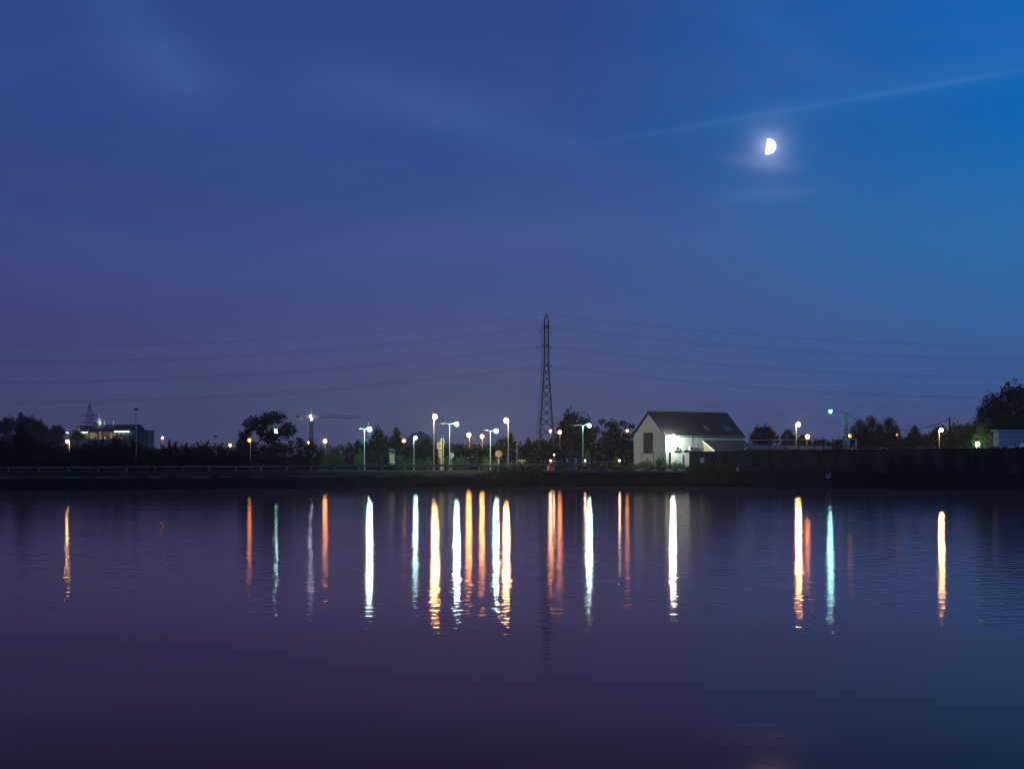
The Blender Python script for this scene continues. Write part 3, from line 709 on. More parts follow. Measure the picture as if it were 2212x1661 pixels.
for px, py_, tx, ty in ((212.3, 921, 215.2, 908), (218.3, 921, 215.2, 908), (226, 921, 226, 913), (246, 921, 246, 913), (183, 928, 183.5, 924)):
    flood((wx(px, D), D-5.2 if px > 200 else D-14.5, wz(py_, D)+1.0), (wx(tx, D), D if px > 200 else D-10.6, wz(ty, D)), .5 if px < 220 and px > 200 else .3, SPFL)

# ------------------------------------------------------------------ tower crane
D = 700.0; Xc = wx(672.8, D); gzc = ground_z(Xc, D)
crm = mat('dull_red_crane_steel', (0.20, 0.10, 0.07), .6, .3, 1)
t = thing('tower_crane', 'tower crane with a bright cabin light beside the big spreading tree', 'crane', (Xc, D, gzc))
def cc(z): return [Vector((Xc+sx*.75, D+sy*.75, z)) for sx, sy in ((-1, -1), (1, -1), (1, 1), (-1, 1))]
zs_ = [gzc+(wz(908, D)-gzc)*k/16 for k in range(17)]
b = MB(); lattice(b, cc, zs_, .1, .09)
for i in range(4): b.path([cc(z)[i] for z in zs_], .14, 4)
b.build('mast', crm, t)
b = MB(); zj0, zj1 = wz(903.0, D), wz(897.5, D); xa, xb = wx(677, D), wx(776, D); n = 24
for s in (-.6, .6): b.tube((xa, D+s, zj0), (xb, D+s, zj0), .08, .06, 4)
b.tube((xa, D, zj1), (xb, D, zj1), .08, .06, 4)
for k in range(n):
    u0, u1 = xa+(xb-xa)*k/n, xa+(xb-xa)*(k+1)/n
    for s in (-.6, .6): b.tube((u0, D+s, zj0), ((u0+u1)/2, D, zj1), .035, .035, 4); b.tube(((u0+u1)/2, D, zj1), (u1, D+s, zj0), .035, .035, 4)
b.build('jib', crm, t)
b = MB(); x1, x2 = wx(641, D), wx(671, D)
for s in (-.6, .6): b.tube((x1, D+s, wz(901.5, D)), (x2, D+s, wz(901.5, D)), .14, .14, 4); b.tube((x1, D+s, wz(899.5, D)), (x2, D+s, wz(899.5, D)), .06, .06, 4)
b.box((wx(644, D), D, wz(899.5, D)), (1.2, 1.3, 1.4)); cj = b.build('counter_jib', crm, t)
b = MB(); b.box((wx(650.5, D), D, wz(904, D)), (1.3, 1.0, 1.5)); b.box((wx(653.5, D), D, wz(903.4, D)), (.5, 1.0, 1.1)); b.build('counterweight', concr, cj)
b = MB(); 
for s in (-1, 1): b.tube((Xc+s*.55, D, wz(907, D)), (Xc, D, wz(880, D)), .16, .10, 5); b.tube((Xc+s*.3, D-.5, wz(900, D)), (Xc, D, wz(880, D)), .1, .08, 4)
for k in range(6): z = wz(907-k*4, D); b.tube((Xc-.55*(1-k/6.7), D, z), (Xc+.55*(1-(k+1)/6.7), D, z+.9), .07, .07, 4)
b.build('tower_head', crm, t)
b = MB(); b.path([Vector((Xc, D, wz(880, D))), at(732, 897.5, D)], .07, 4); b.path([Vector((Xc, D, wz(880, D))), at(655, 899.5, D)], .05, 4); b.build('tie_rod', darkst, t)
b = MB(); b.box(at(689.7, 903.3, D), (1.6, 1.2, .5)); b.tube(at(689.7, 903, D), at(690, 926, D), .05, .05, 4); b.box(at(690, 927, D), (.5, .5, .7)); b.build('trolley', blackm, t)
b = MB(); b.box(at(673.6, 906.5, D-1.2), (1.5, 1.4, 1.5)); b.build('cab', greyp, t)
b = MB(); b.ell(at(670.8, 899.5, D-2.4), (.62, .6, .62), 10, 6); cm = lensglow('crane_floodlight', (.62, .80, 1.0), 170); ln = b.build('floodlight', cm, t); bulb(at(670.8, 899.5, D-2.4), .64, cm, ln)

# ------------------------------------------------------------------ guardrail
line = [p_ for p_ in LEFT if -86 < p_[0]] + [(12, 230.8)]
gl = offs(dense(line, 4.0), -1.2)
t = thing('guardrail', 'long steel guardrail along the left bank', 'guardrail', (-35, 208, GZ))
def gzr(x): return GZ+.012*(x+60)*.5
for i in range(len(gl)-1):
    a, c = Vector((*gl[i], gzr(gl[i][0])+.55)), Vector((*gl[i+1], gzr(gl[i+1][0])+.55)); d = (c-a).normalized(); nrm = Vector((d.y, -d.x, 0))
    b = MB(); aa, c2 = a+d*.05, c-d*.12; prof = [(-.155, 0), (-.10, .07), (-.03, .07), (0, .015), (.03, .07), (.10, .07), (.155, 0)]
    vs = [q+nrm*o+Vector((0, 0, zz_)) for q in (aa, c2) for zz_, o in prof]; m_ = len(prof)
    vs += [q-nrm*.02+Vector((0, 0, zz_)) for q in (aa, c2) for zz_, o in prof]
    b.add(vs, [(k, k+1, m_+k+1, m_+k) for k in range(m_-1)]+[(2*m_+k+1, 2*m_+k, 3*m_+k, 3*m_+k+1) for k in range(m_-1)]+[(0, m_, 3*m_, 2*m_), (m_-1, 3*m_-1, 4*m_-1, 2*m_-1)])
    b.build('beam', steel, t)
    b = MB(); b.box((a.x-nrm.x*.1+d.x*.6, a.y-nrm.y*.1+d.y*.6, gzr(a.x)+.28), (.14, .14, .86), math.atan2(d.y, d.x)); b.build('post', polemat, t)

# ------------------------------------------------------------------ roadside signs and small things
def post_sign(px, py, D, r, label, face, edge=None, turn=0.0, pr=.04, name='road_sign', cat='road sign', txt=None, plate=None):
    c = at(px, py, D); gz = ground_z(c.x, D)
    t = thing(name, label, cat, (c.x, D, gz), 'signs on the far bank')
    b = MB(); b.tube((c.x, D+.06, gz), (c.x, D+.06, c.z+r*.6), pr, pr, 6); b.build('pole', polemat, t)
    b = MB(); b.disc(c, r, .03, 24, turn); ds = b.build('sign_face', edge or face, t)
    if edge: b = MB(); b.disc(c+Vector((0, -.02, 0)), r*.74, .03, 24, turn); b.build('disc_field', face, ds)
    if txt: lettering(txt, r*1.05, c+Vector((0, -.05, 0)), blackm, 'numerals', ds)
    if plate: b = MB(); b.box((c.x+plate[0], D, c.z-plate[1]), (plate[2], .03, plate[3])); b.build('plate', face, t)
    return t
post_sign(1077, 980.5, 246, .68, 'round red bordered speed limit sign reading 50', mat('lamplit_sign_white', (.42, .32, .16), .6, .1, 2), redp, txt='50', plate=(0, 1.2, .32, .7))  # yellow tone of the white face is lamplight painted in
post_sign(948.5, 963, 245, .70, 'yellow lit round sign seen aslant above a tall plate by the striped post', yellowp, whitep, turn=R(58), plate=(0.05, 1.45, .40, 1.35))  # yellow paint on this face stands in for orange lamplight
post_sign(975, 984, 244, .44, 'small round sign below a dark signal head right of the second white lamp post', greyp, whitep, turn=R(25))
c = at(945, 980, 236); t = thing('hanging_sign', 'small empty framed plate low on the slanted round sign pole', 'sign', (c.x, 236, GZ))
b = MB()
for dx, dz, sx, sz in ((-.22, 0, .05, .8), (.22, 0, .05, .8), (0, .4, .5, .05), (0, -.4, .5, .05)): b.box((c.x+dx, 236, c.z+dz), (sx, .05, sz))
b.tube((c.x+.3, 236, c.z), (c.x+.3, 236, GZ), .03); b.build('frame', greyp, t)
c = at(974, 972, 236.3); t = thing('traffic_signal', 'dark three lens signal head above the small round sign', 'signal', (c.x, 236.3, GZ))
b = MB(); b.box(c, (.22, .2, .85)); b.build('signal_head', blackm, t)
b = MB(); b.tube((c.x+.13, 236.3, GZ), (c.x+.13, 236.3, c.z+.4), .035); b.build('pole', polemat, t)
for k in (-1, 0, 1): b = MB(); b.disc((c.x, 236.18, c.z+k*.26), .08, .04, 12); b.build('lens', glassd, t)
# striped yellow mast pair
PD = 243; c = at(954, 946, PD); t = thing('height_gauge_post', 'tall yellow banded post pair left of the second white lamp post', 'post', (c.x, PD, GZ))
b = MB(); n = 8
for k in range(n): z0 = GZ+(c.z-GZ)*k/n; b.box((c.x-.06, PD, z0+(c.z-GZ)/n/2), (.24, .2, (c.z-GZ)/n-.05))
b.build('banded_post', yellowp, t)
b = MB(); b.box((c.x+.28, PD+.15, (GZ+c.z+.1)/2), (.2, .18, c.z-GZ+.1)); b.box((c.x+.38, PD+.1, c.z-.7), (.25, .2, .6)); b.build('rear_post', greyp, t)
# boarded leaning panel
t = thing('advertising_board', 'leaning boarded panel with open frame top among dark bushes', 'board', (wx(846, 246), 246, GZ), 'signs on the far bank')
def bd(u, v, dd=0.0):                    # u across 0..1, v up 0..1 with a slight lean
    q = at(840.8+10.4*u+1.4*(1-v), 1002+1.4*u-33.5*v, 246); return Vector((q.x, 246+dd-.5*(1-v)*0, q.z))
for k in range(6):
    v0 = .03+k*.115; b = MB(); b.quad(bd(.04, v0), bd(.96, v0), bd(.96, v0+.088), bd(.04, v0+.088), .05); o_ = b.build('board', cream, t)
b = MB(); brown = mat('brown_lettering', (.20, .09, .04), .8, .3, 6)
for u0, u1 in ((.2, .42), (.6, .86)): b.quad(bd(u0, .635, -.06), bd(u1, .635, -.06), bd(u1, .665, -.06), bd(u0, .665, -.06), .02)
b.build('faded_marks', brown, o_)
b = MB()
for u0, u1, v0, v1 in ((0, 0, 0, 1), (1, 1, 0, 1), (.5, .5, .7, .95), (0, 1, 1, 1), (0, 1, .93, .93), (0, 1, .71, .71)): b.tube(bd(u0, v0, .03), bd(u1, v1, .03), .035)
b.build('frame', greyp, t)
# triple warning panels on posts
D = 244; t = thing('warning_panel', 'three small yellow panels on black posts beside the pylon foot', 'warning panel', (wx(1127.5, D), D, GZ))
for px, w_ in ((1122, 4.2), (1127.8, 5.2), (1133, 3.4)):
    c = at(px, 994.6, D); b = MB(); b.box(c, (w_/F*D, .06, 4.2/F*D)); pn = b.build('panel', yellowp, t)
    b = MB(); b.box(c+Vector((.02, -.04, 0)), (.05, .03, .25)); b.build('dark_mark', blackm, pn)
    b = MB(); b.box((c.x, D+.05, (GZ+c.z-.1)/2), (.22, .12, c.z-GZ-.05)); b.build('post', blackm, t)
b = MB(); b.box(at(1127.8, 999.3, D-.1), (5/F*D, .05, 2/F*D)); b.build('panel', yellowp, t)
# backs of signs on the quay
D = 233; c = at(1219, 989, D); t = thing('road_sign', 'black back of an upright arrow shaped sign right of the pylon', 'road sign', (c.x, D, GZ), 'signs on the far bank')
b = MB(); w_ = .42; b.add([(c.x-w_, D, c.z-.1), (c.x-.02, D, c.z+.75), (c.x+w_*.7, D, c.z-.1), (c.x+.28, D, c.z-.1), (c.x+.22, D, c.z-.8), (c.x-.22, D, c.z-.8), (c.x-.25, D, c.z-.1)], [(0, 1, 2, 3, 4, 5, 6)])
b.add([(v[0], D+.05, v[2]) for v in b.v], [(6, 5, 4, 3, 2, 1, 0)]); b.build('sign_face', blackm, t)
b = MB(); b.disc((c.x+.42, D+.1, c.z-.35), .3, .04, 18, R(40)); b.build('round_plate', greyp, t); b = MB(); b.tube((c.x+.1, D+.1, GZ), (c.x+.1, D+.1, c.z+.3), .05); b.build('pole', polemat, t)
c = at(1102.8, 982, 236); t = thing('road_sign', 'small dark warning triangle on a thin pole right of the second tall orange lamp', 'road sign', (c.x, 236, GZ), 'signs on the far bank')
b = MB(); b.add([(c.x-.4, 236, c.z-.12), (c.x+.3, 236, c.z-.12), (c.x+.02, 236, c.z+.35), (c.x-.4, 236.05, c.z-.12), (c.x+.3, 236.05, c.z-.12), (c.x+.02, 236.05, c.z+.35)], [(0, 1, 2), (5, 4, 3), (0, 3, 4, 1), (1, 4, 5, 2), (2, 5, 3, 0)]); b.build('sign_face', darkst, t)
b = MB(); b.tube((c.x+.1, 236.08, GZ), (c.x+.1, 236.08, c.z), .025); b.build('pole', polemat, t)

# warning tape on lit barrier beacons
BEAC = lensglow('beacon_light', (1.0, 0.86, 0.55), 60)
tape = bpy.data.materials.new('red_white_striped_tape'); nt, N, L = nodes(tape)
tc = N.new('ShaderNodeTexCoord'); wv = N.new('ShaderNodeTexWave'); wv.inputs['Scale'].default_value = .55; cr = N.new('ShaderNodeValToRGB'); cr.color_ramp.interpolation = 'CONSTANT'
cr.color_ramp.elements[0].color = (.55, .03, .03, 1); cr.color_ramp.elements[1].position = .5; cr.color_ramp.elements[1].color = (.8, .78, .75, 1)
L.new(tc.outputs['Object'], wv.inputs['Vector']); L.new(wv.outputs['Fac'], cr.inputs['Fac']); L.new(cr.outputs['Color'], N['Principled BSDF'].inputs['Base Color'])
D = 236
tp = [at(x, y, D) for x, y in ((1189.7, 996), (1205, 996.8), (1222, 997.6), (1251, 998.8), (1278, 999.0), (1310, 997.2), (1337.6, 995.2))]
b = MB()
for p0, p1 in zip(tp, tp[1:]): b.hexa([p0+Vector((0, -.01, -.07)), p1+Vector((0, -.01, -.07)), p1+Vector((0, .01, -.07)), p0+Vector((0, .01, -.07)), p0+Vector((0, -.01, .07)), p1+Vector((0, -.01, .07)), p1+Vector((0, .01, .07)), p0+Vector((0, .01, .07))])
tag(b.build('barrier_tape', tape), 'long red and white warning tape strung from pylon to the right gate', 'tape')
b = MB(); p0, p1 = at(1167, 995.5, D), at(1182, 997.8, D); b.quad(p0+Vector((0, 0, -.05)), p1+Vector((0, 0, -.05)), p1+Vector((0, 0, .05)), p0+Vector((0, 0, .05)), .01)
tag(b.build('barrier_tape', tape), 'short slack piece of warning tape at the pylon\'s left leg', 'tape')
for px, lb, kind in ((1189.3, 'orange barrel beacon with a white light under the pylon', 1), (1263.6, 'slim beacon with a white light behind the gate', 0), (1338.7, 'orange post beacon with a white light at the right tape end', 2)):
    c = at(px, 994.6, D); t = thing('barrier_beacon', lb, 'beacon', (c.x, D, GZ), 'lit beacons carrying the warning tape')
    b = MB()
    if kind == 1: b.tube((c.x, D, GZ), (c.x, D, c.z-.95), .62, .58, 10); b.tube((c.x, D, c.z-.95), (c.x, D, c.z-.3), .45, .2, 10)
    else: b.box((c.x, D, (GZ+c.z)/2-.15), (.24 if kind == 2 else .1, .1, c.z-GZ-.3)); b.box((c.x, D, GZ+.06), (.5, .4, .12))
    b.build('body', orangep if kind else greyp, t); b = MB(); b.ell(c, (.15, .15, .15)); ln = b.build('lens', BEAC, t); bulb(c, .16, BEAC, ln)
c = at(1197, 982, 262); t = thing('garden_lamp', 'tiny warm light high behind the pylon\'s right leg', 'lamp', (c.x, 262, GZ)); b = MB(); b.tube((c.x, 262, GZ), c, .05); b.build('pole', polemat, t); b = MB(); b.ell(c, (.15, .15, .15)); ln = b.build('lens', BEAC, t); bulb(c, .16, BEAC, ln)

# fence, gates, cabinet on the quay
def railing(px0, px1, yt, D, label, name='gate', bars=12, br=.035, m=None, ph=.25, base=None):
    x0, x1, z1 = wx(px0, D), wx(px1, D), wz(yt, D)
    t = thing(name, label, name.replace('_', ' '), ((x0+x1)/2, D, GZ))
    b = MB()
    for k in range(bars): x = x0+(x1-x0)*(k+.5)/bars; b.tube((x, D, GZ+.12), (x, D, z1), br, br, 4)
    b.tube((x0, D, z1), (x1, D, z1), .045); b.tube((x0, D, GZ+.2), (x1, D, GZ+.2), .045); b.build('railing_panel', m or blackm, t)
    for x in (x0, x1): b = MB(); b.box((x, D, (GZ+z1+ph)/2), (.26 if name == 'gate' else .08, .2, z1+ph-GZ)); b.build('gate_post' if name == 'gate' else 'post', m or blackm, t)
    return t
railing(1249, 1277.5, 987, 234, 'black barred gate left on the quay behind the grey cabinet')
railing(1351, 1367.5, 984.5, 235, 'black barred gate beside the house gable')
railing(1241.5, 1248, 990.5, 236, 'short pale paling fence lit greenish left of the barred gate', 'paling_fence', 5, .06, whitep, .02)
railing(1279, 1291, 987, 238, 'low dark railing right of the left gate', 'railing', 4)
t = thing('mesh_fence', 'tall wire mesh fence on thin posts along the quay before the house', 'fence', (wx(1370, 231), 231, GZ))
ps = [(1302.5, 977.6, 234), (1329.6, 977.3, 233.5), (1356.7, 977, 233), (1385, 977, 232.5), (1412, 976.5, 231), (1443, 976, 229)]
for px, y, D in ps: b = MB(); b.tube((wx(px, D), D, GZ), (wx(px, D), D, wz(y, D)), .055, .05, 6); b.build('post', darkst, t)
b = MB()
for (p0, y0, d0), (p1, y1, d1) in zip(ps, ps[1:]):
    for f_ in (0.02, .35, .68): b.tube(at(p0, y0+f_*30, d0), at(p1, y1+f_*30, d1), .008, .008, 4)
b.build('wire', wiremat, t)
t = thing('mesh_fence', 'low dim mesh fence on thin posts behind the lamp row', 'fence', (wx(1040, 243), 243, GZ)); b = MB()
for k in range(14): px = 905+k*21; p_ = MB(); p_.tube((wx(px, 243), 243, GZ), (wx(px, 243), 243, wz(987, 243)), .035, .035, 5); p_.build('post', darkst, t)
for y in (987.5, 994, 1000): b.tube(at(905, y, 243), at(1178, y, 243), .014, .014, 4)
b.build('wire', wiremat, t)
D = 231; c = at(1263.7, 1007.8, D); t = thing('control_cabinet', 'grey control cabinet with a pale label before the left gate', 'cabinet', (c.x, D, GZ))
b = MB(); b.box((c.x, D, GZ+.55), (.95, .5, 1.1)); b.box((c.x, D, GZ+1.13), (1.05, .6, .06)); b.build('body', greyp, t); b = MB(); b.box((c.x-.05, D-.27, GZ+.85), (.45, .02, .22)); b.build('label_plate', whitep, t); b = MB(); b.box((c.x, D-.262, GZ+.45), (.8, .015, .4)); b.build('door', darkst, t)
t = thing('control_cabinet', 'low grey box left of the labelled cabinet at the guardrail end', 'cabinet', (wx(1235, 230.5), 230.5, GZ)); b = MB(); b.box((wx(1235, 230.5), 230.6, GZ+.3), (1.3, .5, .6)); b.build('body', greyp, t); b = MB(); b.box((wx(1235, 230.5), 230.6, GZ+.63), (1.4, .6, .06)); b.build('lid', concr, t)
for px, lb in ((1299.5, 'left yellow board panel leaning behind the mesh fence'), (1310, 'right yellow board panel leaning behind the mesh fence')):
    b = MB(); c = at(px, 1006.5, 235); b.quad(c+Vector((-.30, 0, -.75)), c+Vector((.24, 0, -.75)), c+Vector((.36, .1, .45)), c+Vector((-.18, .1, .45)), .04); tag(b.build('leaning_panel', yellowp), lb, 'panel', 'yellow panels behind the mesh fence')
c = at(1272.5, 960, 240); b = MB(); b.tube((wx(1276, 236), 236, GZ), (wx(1276, 236), 236, wz(983, 236)), .14, .12, 8); b.tube((wx(1276, 236), 236, wz(983, 236)), (wx(1276.4, 236), 236, wz(964, 236)), .05, .012, 6); tag(b.build('whip_antenna_post', blackm), 'thick black post tapering into a thin whip beside the left gate', 'post')
b = MB(); c = at(1594.5, 1011, 206); b.tube((c.x, 206.6, GZ), (c.x, 206.6, GZ+.35), .14, .12, 10); b.ell((c.x, 206.6, GZ+.42), (.24, .24, .13)); tag(b.build('mooring_bollard', whitep), 'small pale mooring bollard on the quay before the flood wall', 'bollard')
b = MB(); b.box(at(1447, 993, 232.3), (.32, .12, 2.5)); tag(b.build('timber_post', mat('ochre_timber', (.40, .24, .07), .8, .4, 4)), 'ochre timber post against the low white wall', 'post')
# notice on the flood wall and R sign on the quay face
def on_line(px, pts):                    # point of a ground polyline seen at px
    for a, c in zip(pts, pts[1:]):
        u = [(q[0]/q[1])*F+CX for q in (a, c)]
        if u[0] <= px <= u[1]:
            k = (CX-px)/F; d0 = a[0]+k*a[1]; d1 = c[0]+k*c[1]; s = d0/(d0-d1)
            q = Vector(a).lerp(Vector(c), s); return q, math.atan2(c[1]-a[1], c[0]-a[0])
q, ang = on_line(1517, fo); nn = Vector((math.sin(ang), -math.cos(ang)))
b = MB(); b.box((q.x+nn.x*.06, q.y+nn.y*.06, wz(994, q.y)), (.85, .02, .75), ang); tag(b.build('notice', whitep), 'small pale square notice on the flood wall near its end', 'notice')
q, ang = on_line(1790, offs(RIGHT, .18)); nn = Vector((math.sin(ang), -math.cos(ang))); c = Vector((q.x+nn.x*.08, q.y+nn.y*.08, wz(1027.5, q.y)))
t = thing('letter_sign', 'small white square sign with a struck through letter R on the quay wall', 'sign', c)
b = MB(); b.box(c, (.78, .04, .70), ang); pl = b.build('sign_board', whitep, t)
lettering('R', .78, c+Vector((nn.x*.03, nn.y*.03, 0)), blackm, 'letter', pl, ang, sx=1.1)
b = MB(); ux = Vector((math.cos(ang), math.sin(ang), 0)); n3 = Vector((nn.x, nn.y, 0)); b.tube(c+n3*.03-ux*.38+Vector((0, 0, .34)), c+n3*.03+ux*.38-Vector((0, 0, .34)), .045, .045, 4); b.build('slash', blackm, pl)

for px, pl_, lb in ((1219, QUAY, 'rusty ladder down the quay wall below the black arrow sign'), (1560, RIGHT, 'rusty ladder down the black quay wall below the mooring bollard')):
    q, ang = on_line(px, offs(pl_, .24)); ux = Vector((math.cos(ang), math.sin(ang), 0)); b = MB(); base = Vector((q.x, q.y, 0))
    for s_ in (-.25, .25): b.tube(base+ux*s_+Vector((0, 0, -.4)), base+ux*s_+Vector((0, 0, GZ+.05)), .035)
    for k in range(10): b.tube(base-ux*.25+Vector((0, 0, k*.28)), base+ux*.25+Vector((0, 0, k*.28)), .02, .02, 4)
    tag(b.build('quay_ladder', mat('rusty_steel', (.07, .035, .02), .9, .5, 5)), lb, 'ladder', 'ladders on the quay walls')

# ------------------------------------------------------------------ house
HO = at(1437.4, 1007, 237); HO.z = GZ
U = Vector((.857, .515, 0)).normalized(); V = Vector((-U.y, U.x, 0))
LEN, WID = 16.6, 9.0; EAV, RDG = 8.62, 12.45
def Hh(a, b_, z): return Vector((HO.x, HO.y, 0))+U*a+V*b_+Vector((0, 0, z))
def hbox(bm, a0, a1, b0, b1, z0, z1): bm.hexa([Hh(a0, b0, z0), Hh(a1, b0, z0), Hh(a1, b1, z0), Hh(a0, b1, z0), Hh(a0, b0, z1), Hh(a1, b0, z1), Hh(a1, b1, z1), Hh(a0, b1, z1)])
t = thing('house', 'white floodlit house with a dark tiled gable roof on the quay', 'house', Hh(0, 0, GZ))
b = MB(); h0 = [Hh(0, 0, GZ-.1), Hh(LEN, 0, GZ-.1), Hh(LEN, WID, GZ-.1), Hh(0, WID, GZ-.1)]; h1 = [Hh(0, 0, EAV), Hh(LEN, 0, EAV), Hh(LEN, WID, EAV), Hh(0, WID, EAV)]; r0, r1 = Hh(0, WID/2, RDG-.12), Hh(LEN, WID/2, RDG-.12)
b.add(h0+h1+[r0, r1], [(0, 1, 5, 4), (2, 3, 7, 6), (3, 0, 4, 8, 7), (1, 2, 6, 9, 5), (4, 5, 9, 8), (6, 7, 8, 9)]); b.build('wall', plaster, t)
b = MB(); ov, og = .45, .35; sl = (RDG-EAV)/(WID/2)
for s in (0, 1):
    bb = -ov if s == 0 else WID+ov; ze = EAV-ov*sl+.12
    pts = [Hh(-og, bb, ze), Hh(LEN+og, bb, ze), Hh(LEN+og, WID/2, RDG+.1), Hh(-og, WID/2, RDG+.1)]
    lo = [q-Vector((0, 0, .18)) for q in pts]; b.hexa(lo+pts if s == 0 else [lo[1], lo[0], lo[3], lo[2], pts[1], pts[0], pts[3], pts[2]])
b.tube(Hh(-og, WID/2, RDG+.12), Hh(LEN+og, WID/2, RDG+.12), .13, .13, 6); rf = b.build('roof', tiles, t)
for a0, w_ in ((9.3, .8), (13.6, .72), (14.55, .72)):
    def rp(a, s, lift): bb = s; return Hh(a, bb, EAV+bb*sl+.1+lift)
    b = MB(); b.hexa([rp(a0, .7, .04), rp(a0+w_, .7, .04), rp(a0+w_, 1.75, .04), rp(a0, 1.75, .04), rp(a0, .7, .16), rp(a0+w_, .7, .16), rp(a0+w_, 1.75, .16), rp(a0, 1.75, .16)]); sk = b.build('skylight', mat('skylight_glass', (.16, .16, .19), .25, .1, 2, spec=.6), rf)  # pale grey base colour carries the sky's reflection in the panes
b = MB(); b.tube(Hh(-.1, -.52, EAV-.22), Hh(LEN+.2, -.52, EAV-.22), .08, .08, 6); b.tube(Hh(LEN-.1, -.10, EAV-.3), Hh(LEN-.1, -.10, GZ), .05); b.build('gutter', greyp, t)
b = MB(); shut = mat('dark_shutter_boards', (.07, .055, .05), .8, .4, 5, stretch=(1, 1, 8))
hbox(b, -.07, -.02, 3.5, 6.1, 5.55, 8.98); wn = b.build('loading_door', shut, t)
b = MB(); hbox(b, -.10, -.02, 3.4, 6.2, 5.40, 5.55); b.build('sill', concr, wn)
for a0 in (1.75, 4.75):
    b = MB(); hbox(b, a0, a0+.85, -.42, -.10, 5.95, 6.62); ac = b.build('air_conditioner', whitep, t)
    b = MB(); hbox(b, a0+.28, a0+.72, -.44, -.425, 6.03, 6.54); b.build('grille', blackm, ac); b = MB(); hbox(b, a0+.1, a0+.15, -.40, -.02, 5.75, 5.94); hbox(b, a0+.7, a0+.75, -.40, -.02, 5.75, 5.94); b.build('bracket', greyp, ac)
b = MB(); b.tube(Hh(5.6, -.06, 6.6), Hh(5.6, -.06, 8.3), .03); b.build('pipe', greyp, t)
b = MB(); hbox(b, -.02, 3.4, -.26, -.03, GZ, 5.5); tag(b.build('garden_wall', plaster), 'low white rendered wall at the foot of the floodlit house', 'wall')
# lean-to on the long side
LA, LB, LZ0, LZ1, LD = 7.8, 16.9, 7.72, 5.95, 3.3
b = MB(); q0 = [Hh(LA, -.02, LZ0), Hh(LB, -.02, LZ0), Hh(LB, -LD, LZ1), Hh(LA, -LD, LZ1)]
b.hexa([q-Vector((0, 0, .12)) for q in (q0[3], q0[2], q0[1], q0[0])]+[q0[3], q0[2], q0[1], q0[0]])
for k in range(10): a_k = LA+(LB-LA)*k/9; b.tube(Hh(a_k, -.02, LZ0+.02), Hh(a_k, -LD, LZ1+.02), .035, .035, 4)
lt = b.build('lean_to_roof', mat('grey_roof_sheet', (.16, .13, .13), .7, .3, 2), t)
b = MB(); b.hexa([Hh(LA-.06, -.02, LZ0-.3), Hh(LA-.01, -.02, LZ0-.3), Hh(LA-.01, -LD, LZ1-.3), Hh(LA-.06, -LD, LZ1-.3), Hh(LA-.06, -.02, LZ0+.06), Hh(LA-.01, -.02, LZ0+.06), Hh(LA-.01, -LD, LZ1+.06), Hh(LA-.06, -LD, LZ1+.06)]); b.build('barge_board', whitep, lt)
b = MB(); b.add([Hh(LA+.2, -.03, GZ), Hh(LA+.2, -LD+.2, GZ), Hh(LA+.2, -LD+.2, LZ1-.1), Hh(LA+.2, -.03, LZ0-.2)], [(0, 1, 2, 3)]); b.build('lean_to_wall', mat('yellow_render', (.6, .47, .22), .85, .2, 2), t)
b = MB(); b.tube(Hh(LA-2.3, -.25, 6.35), Hh(LA+.15, -.25, 6.30), .045); b.build('handrail', blackm, t)
b = MB(); b.tube(Hh(.5, -.02, 8.3), Hh(.42, -1.45, 8.55), .05); b.box(Hh(.42, -1.5, 8.60), (.6, .5, .16)); fl = b.build('floodlight', greyp, t)
hm = lensglow('house_floodlight', (.84, 1.0, .86), 600); b = MB(); b.ell(Hh(.42, -1.5, 8.18), (.33, .33, .33), 12, 8); ln = b.build('lens', hm, fl); bulb(Hh(.42, -1.5, 8.18), .345, hm, ln)
b = MB(); b.tube((wx(1371.5, 262), 262, GZ), (wx(1371.5, 262), 262, wz(924, 262)), .06, .05); b.tube(at(1366, 942, 262), at(1377, 938, 262), .03); tag(b.build('antenna_mast', darkst), 'thin dark mast just left of the house gable', 'mast')

# ------------------------------------------------------------------ behind the right flood wall
b = MB(); D = 240
b.hexa([at(1612, 972, 236), at(1800, 972, 236), at(1800, 972, 252), at(1600, 972, 252)] + [Vector((wx(1612, 236), 236, wz(968.5, 236))), Vector((wx(1800, 236), 236, wz(969.5, 236))), Vector((wx(1800, 252), 252, wz(963.5, 252))), Vector((wx(1608, 252), 252, wz(960, 252)))])
t = thing('low_shed', 'low pale flat roof between the house and the sports fence', 'shed', (wx(1700, 244), 244, ground_z(wx(1700, 244), 244))); b.build('roof', mat('pale_roof_sheet', (.22, .19, .18), .8, .35, 1), t)
b = MB(); b.hexa([Vector((wx(p_, d), d, GZ-.1)) for p_, d in ((1614, 236.3), (1798, 236.3), (1798, 251.7), (1610, 251.7))]+[Vector((wx(p_, d), d, wz(972.2, 236))) for p_, d in ((1614, 236.3), (1798, 236.3), (1798, 251.7), (1610, 251.7))]); b.build('wall', plaster, t)
t = thing('sports_fence', 'dark post and wire fence above the flood wall right of the house', 'fence', (wx(1750, 232), 232, GZ))
sp_ = [(1661.7, 946), (1696, 946), (1725, 946), (1759, 946), (1779, 946), (1799, 946), (1837, 947)]
for px, y in sp_: b = MB(); b.box((wx(px, 233), 233, (wz(y, 233)+GZ)/2), (.16, .12, wz(y, 233)-GZ)); b.build('post', blackm, t)
b = MB()
for y in (955, 964): b.tube(at(1661, y, 233), at(1848, y+.6, 233), .035)
b.build('wire', wiremat, t)
t = thing('goal_frame', 'white pipe sports goal frame behind the dark sports fence', 'goal frame', (wx(1740, 256), 256, GZ)); D = 256
b = MB(); b.tube(at(1616, 950.3, D), at(1849, 948.8, D), .055); b.build('crossbar', whitep, t)
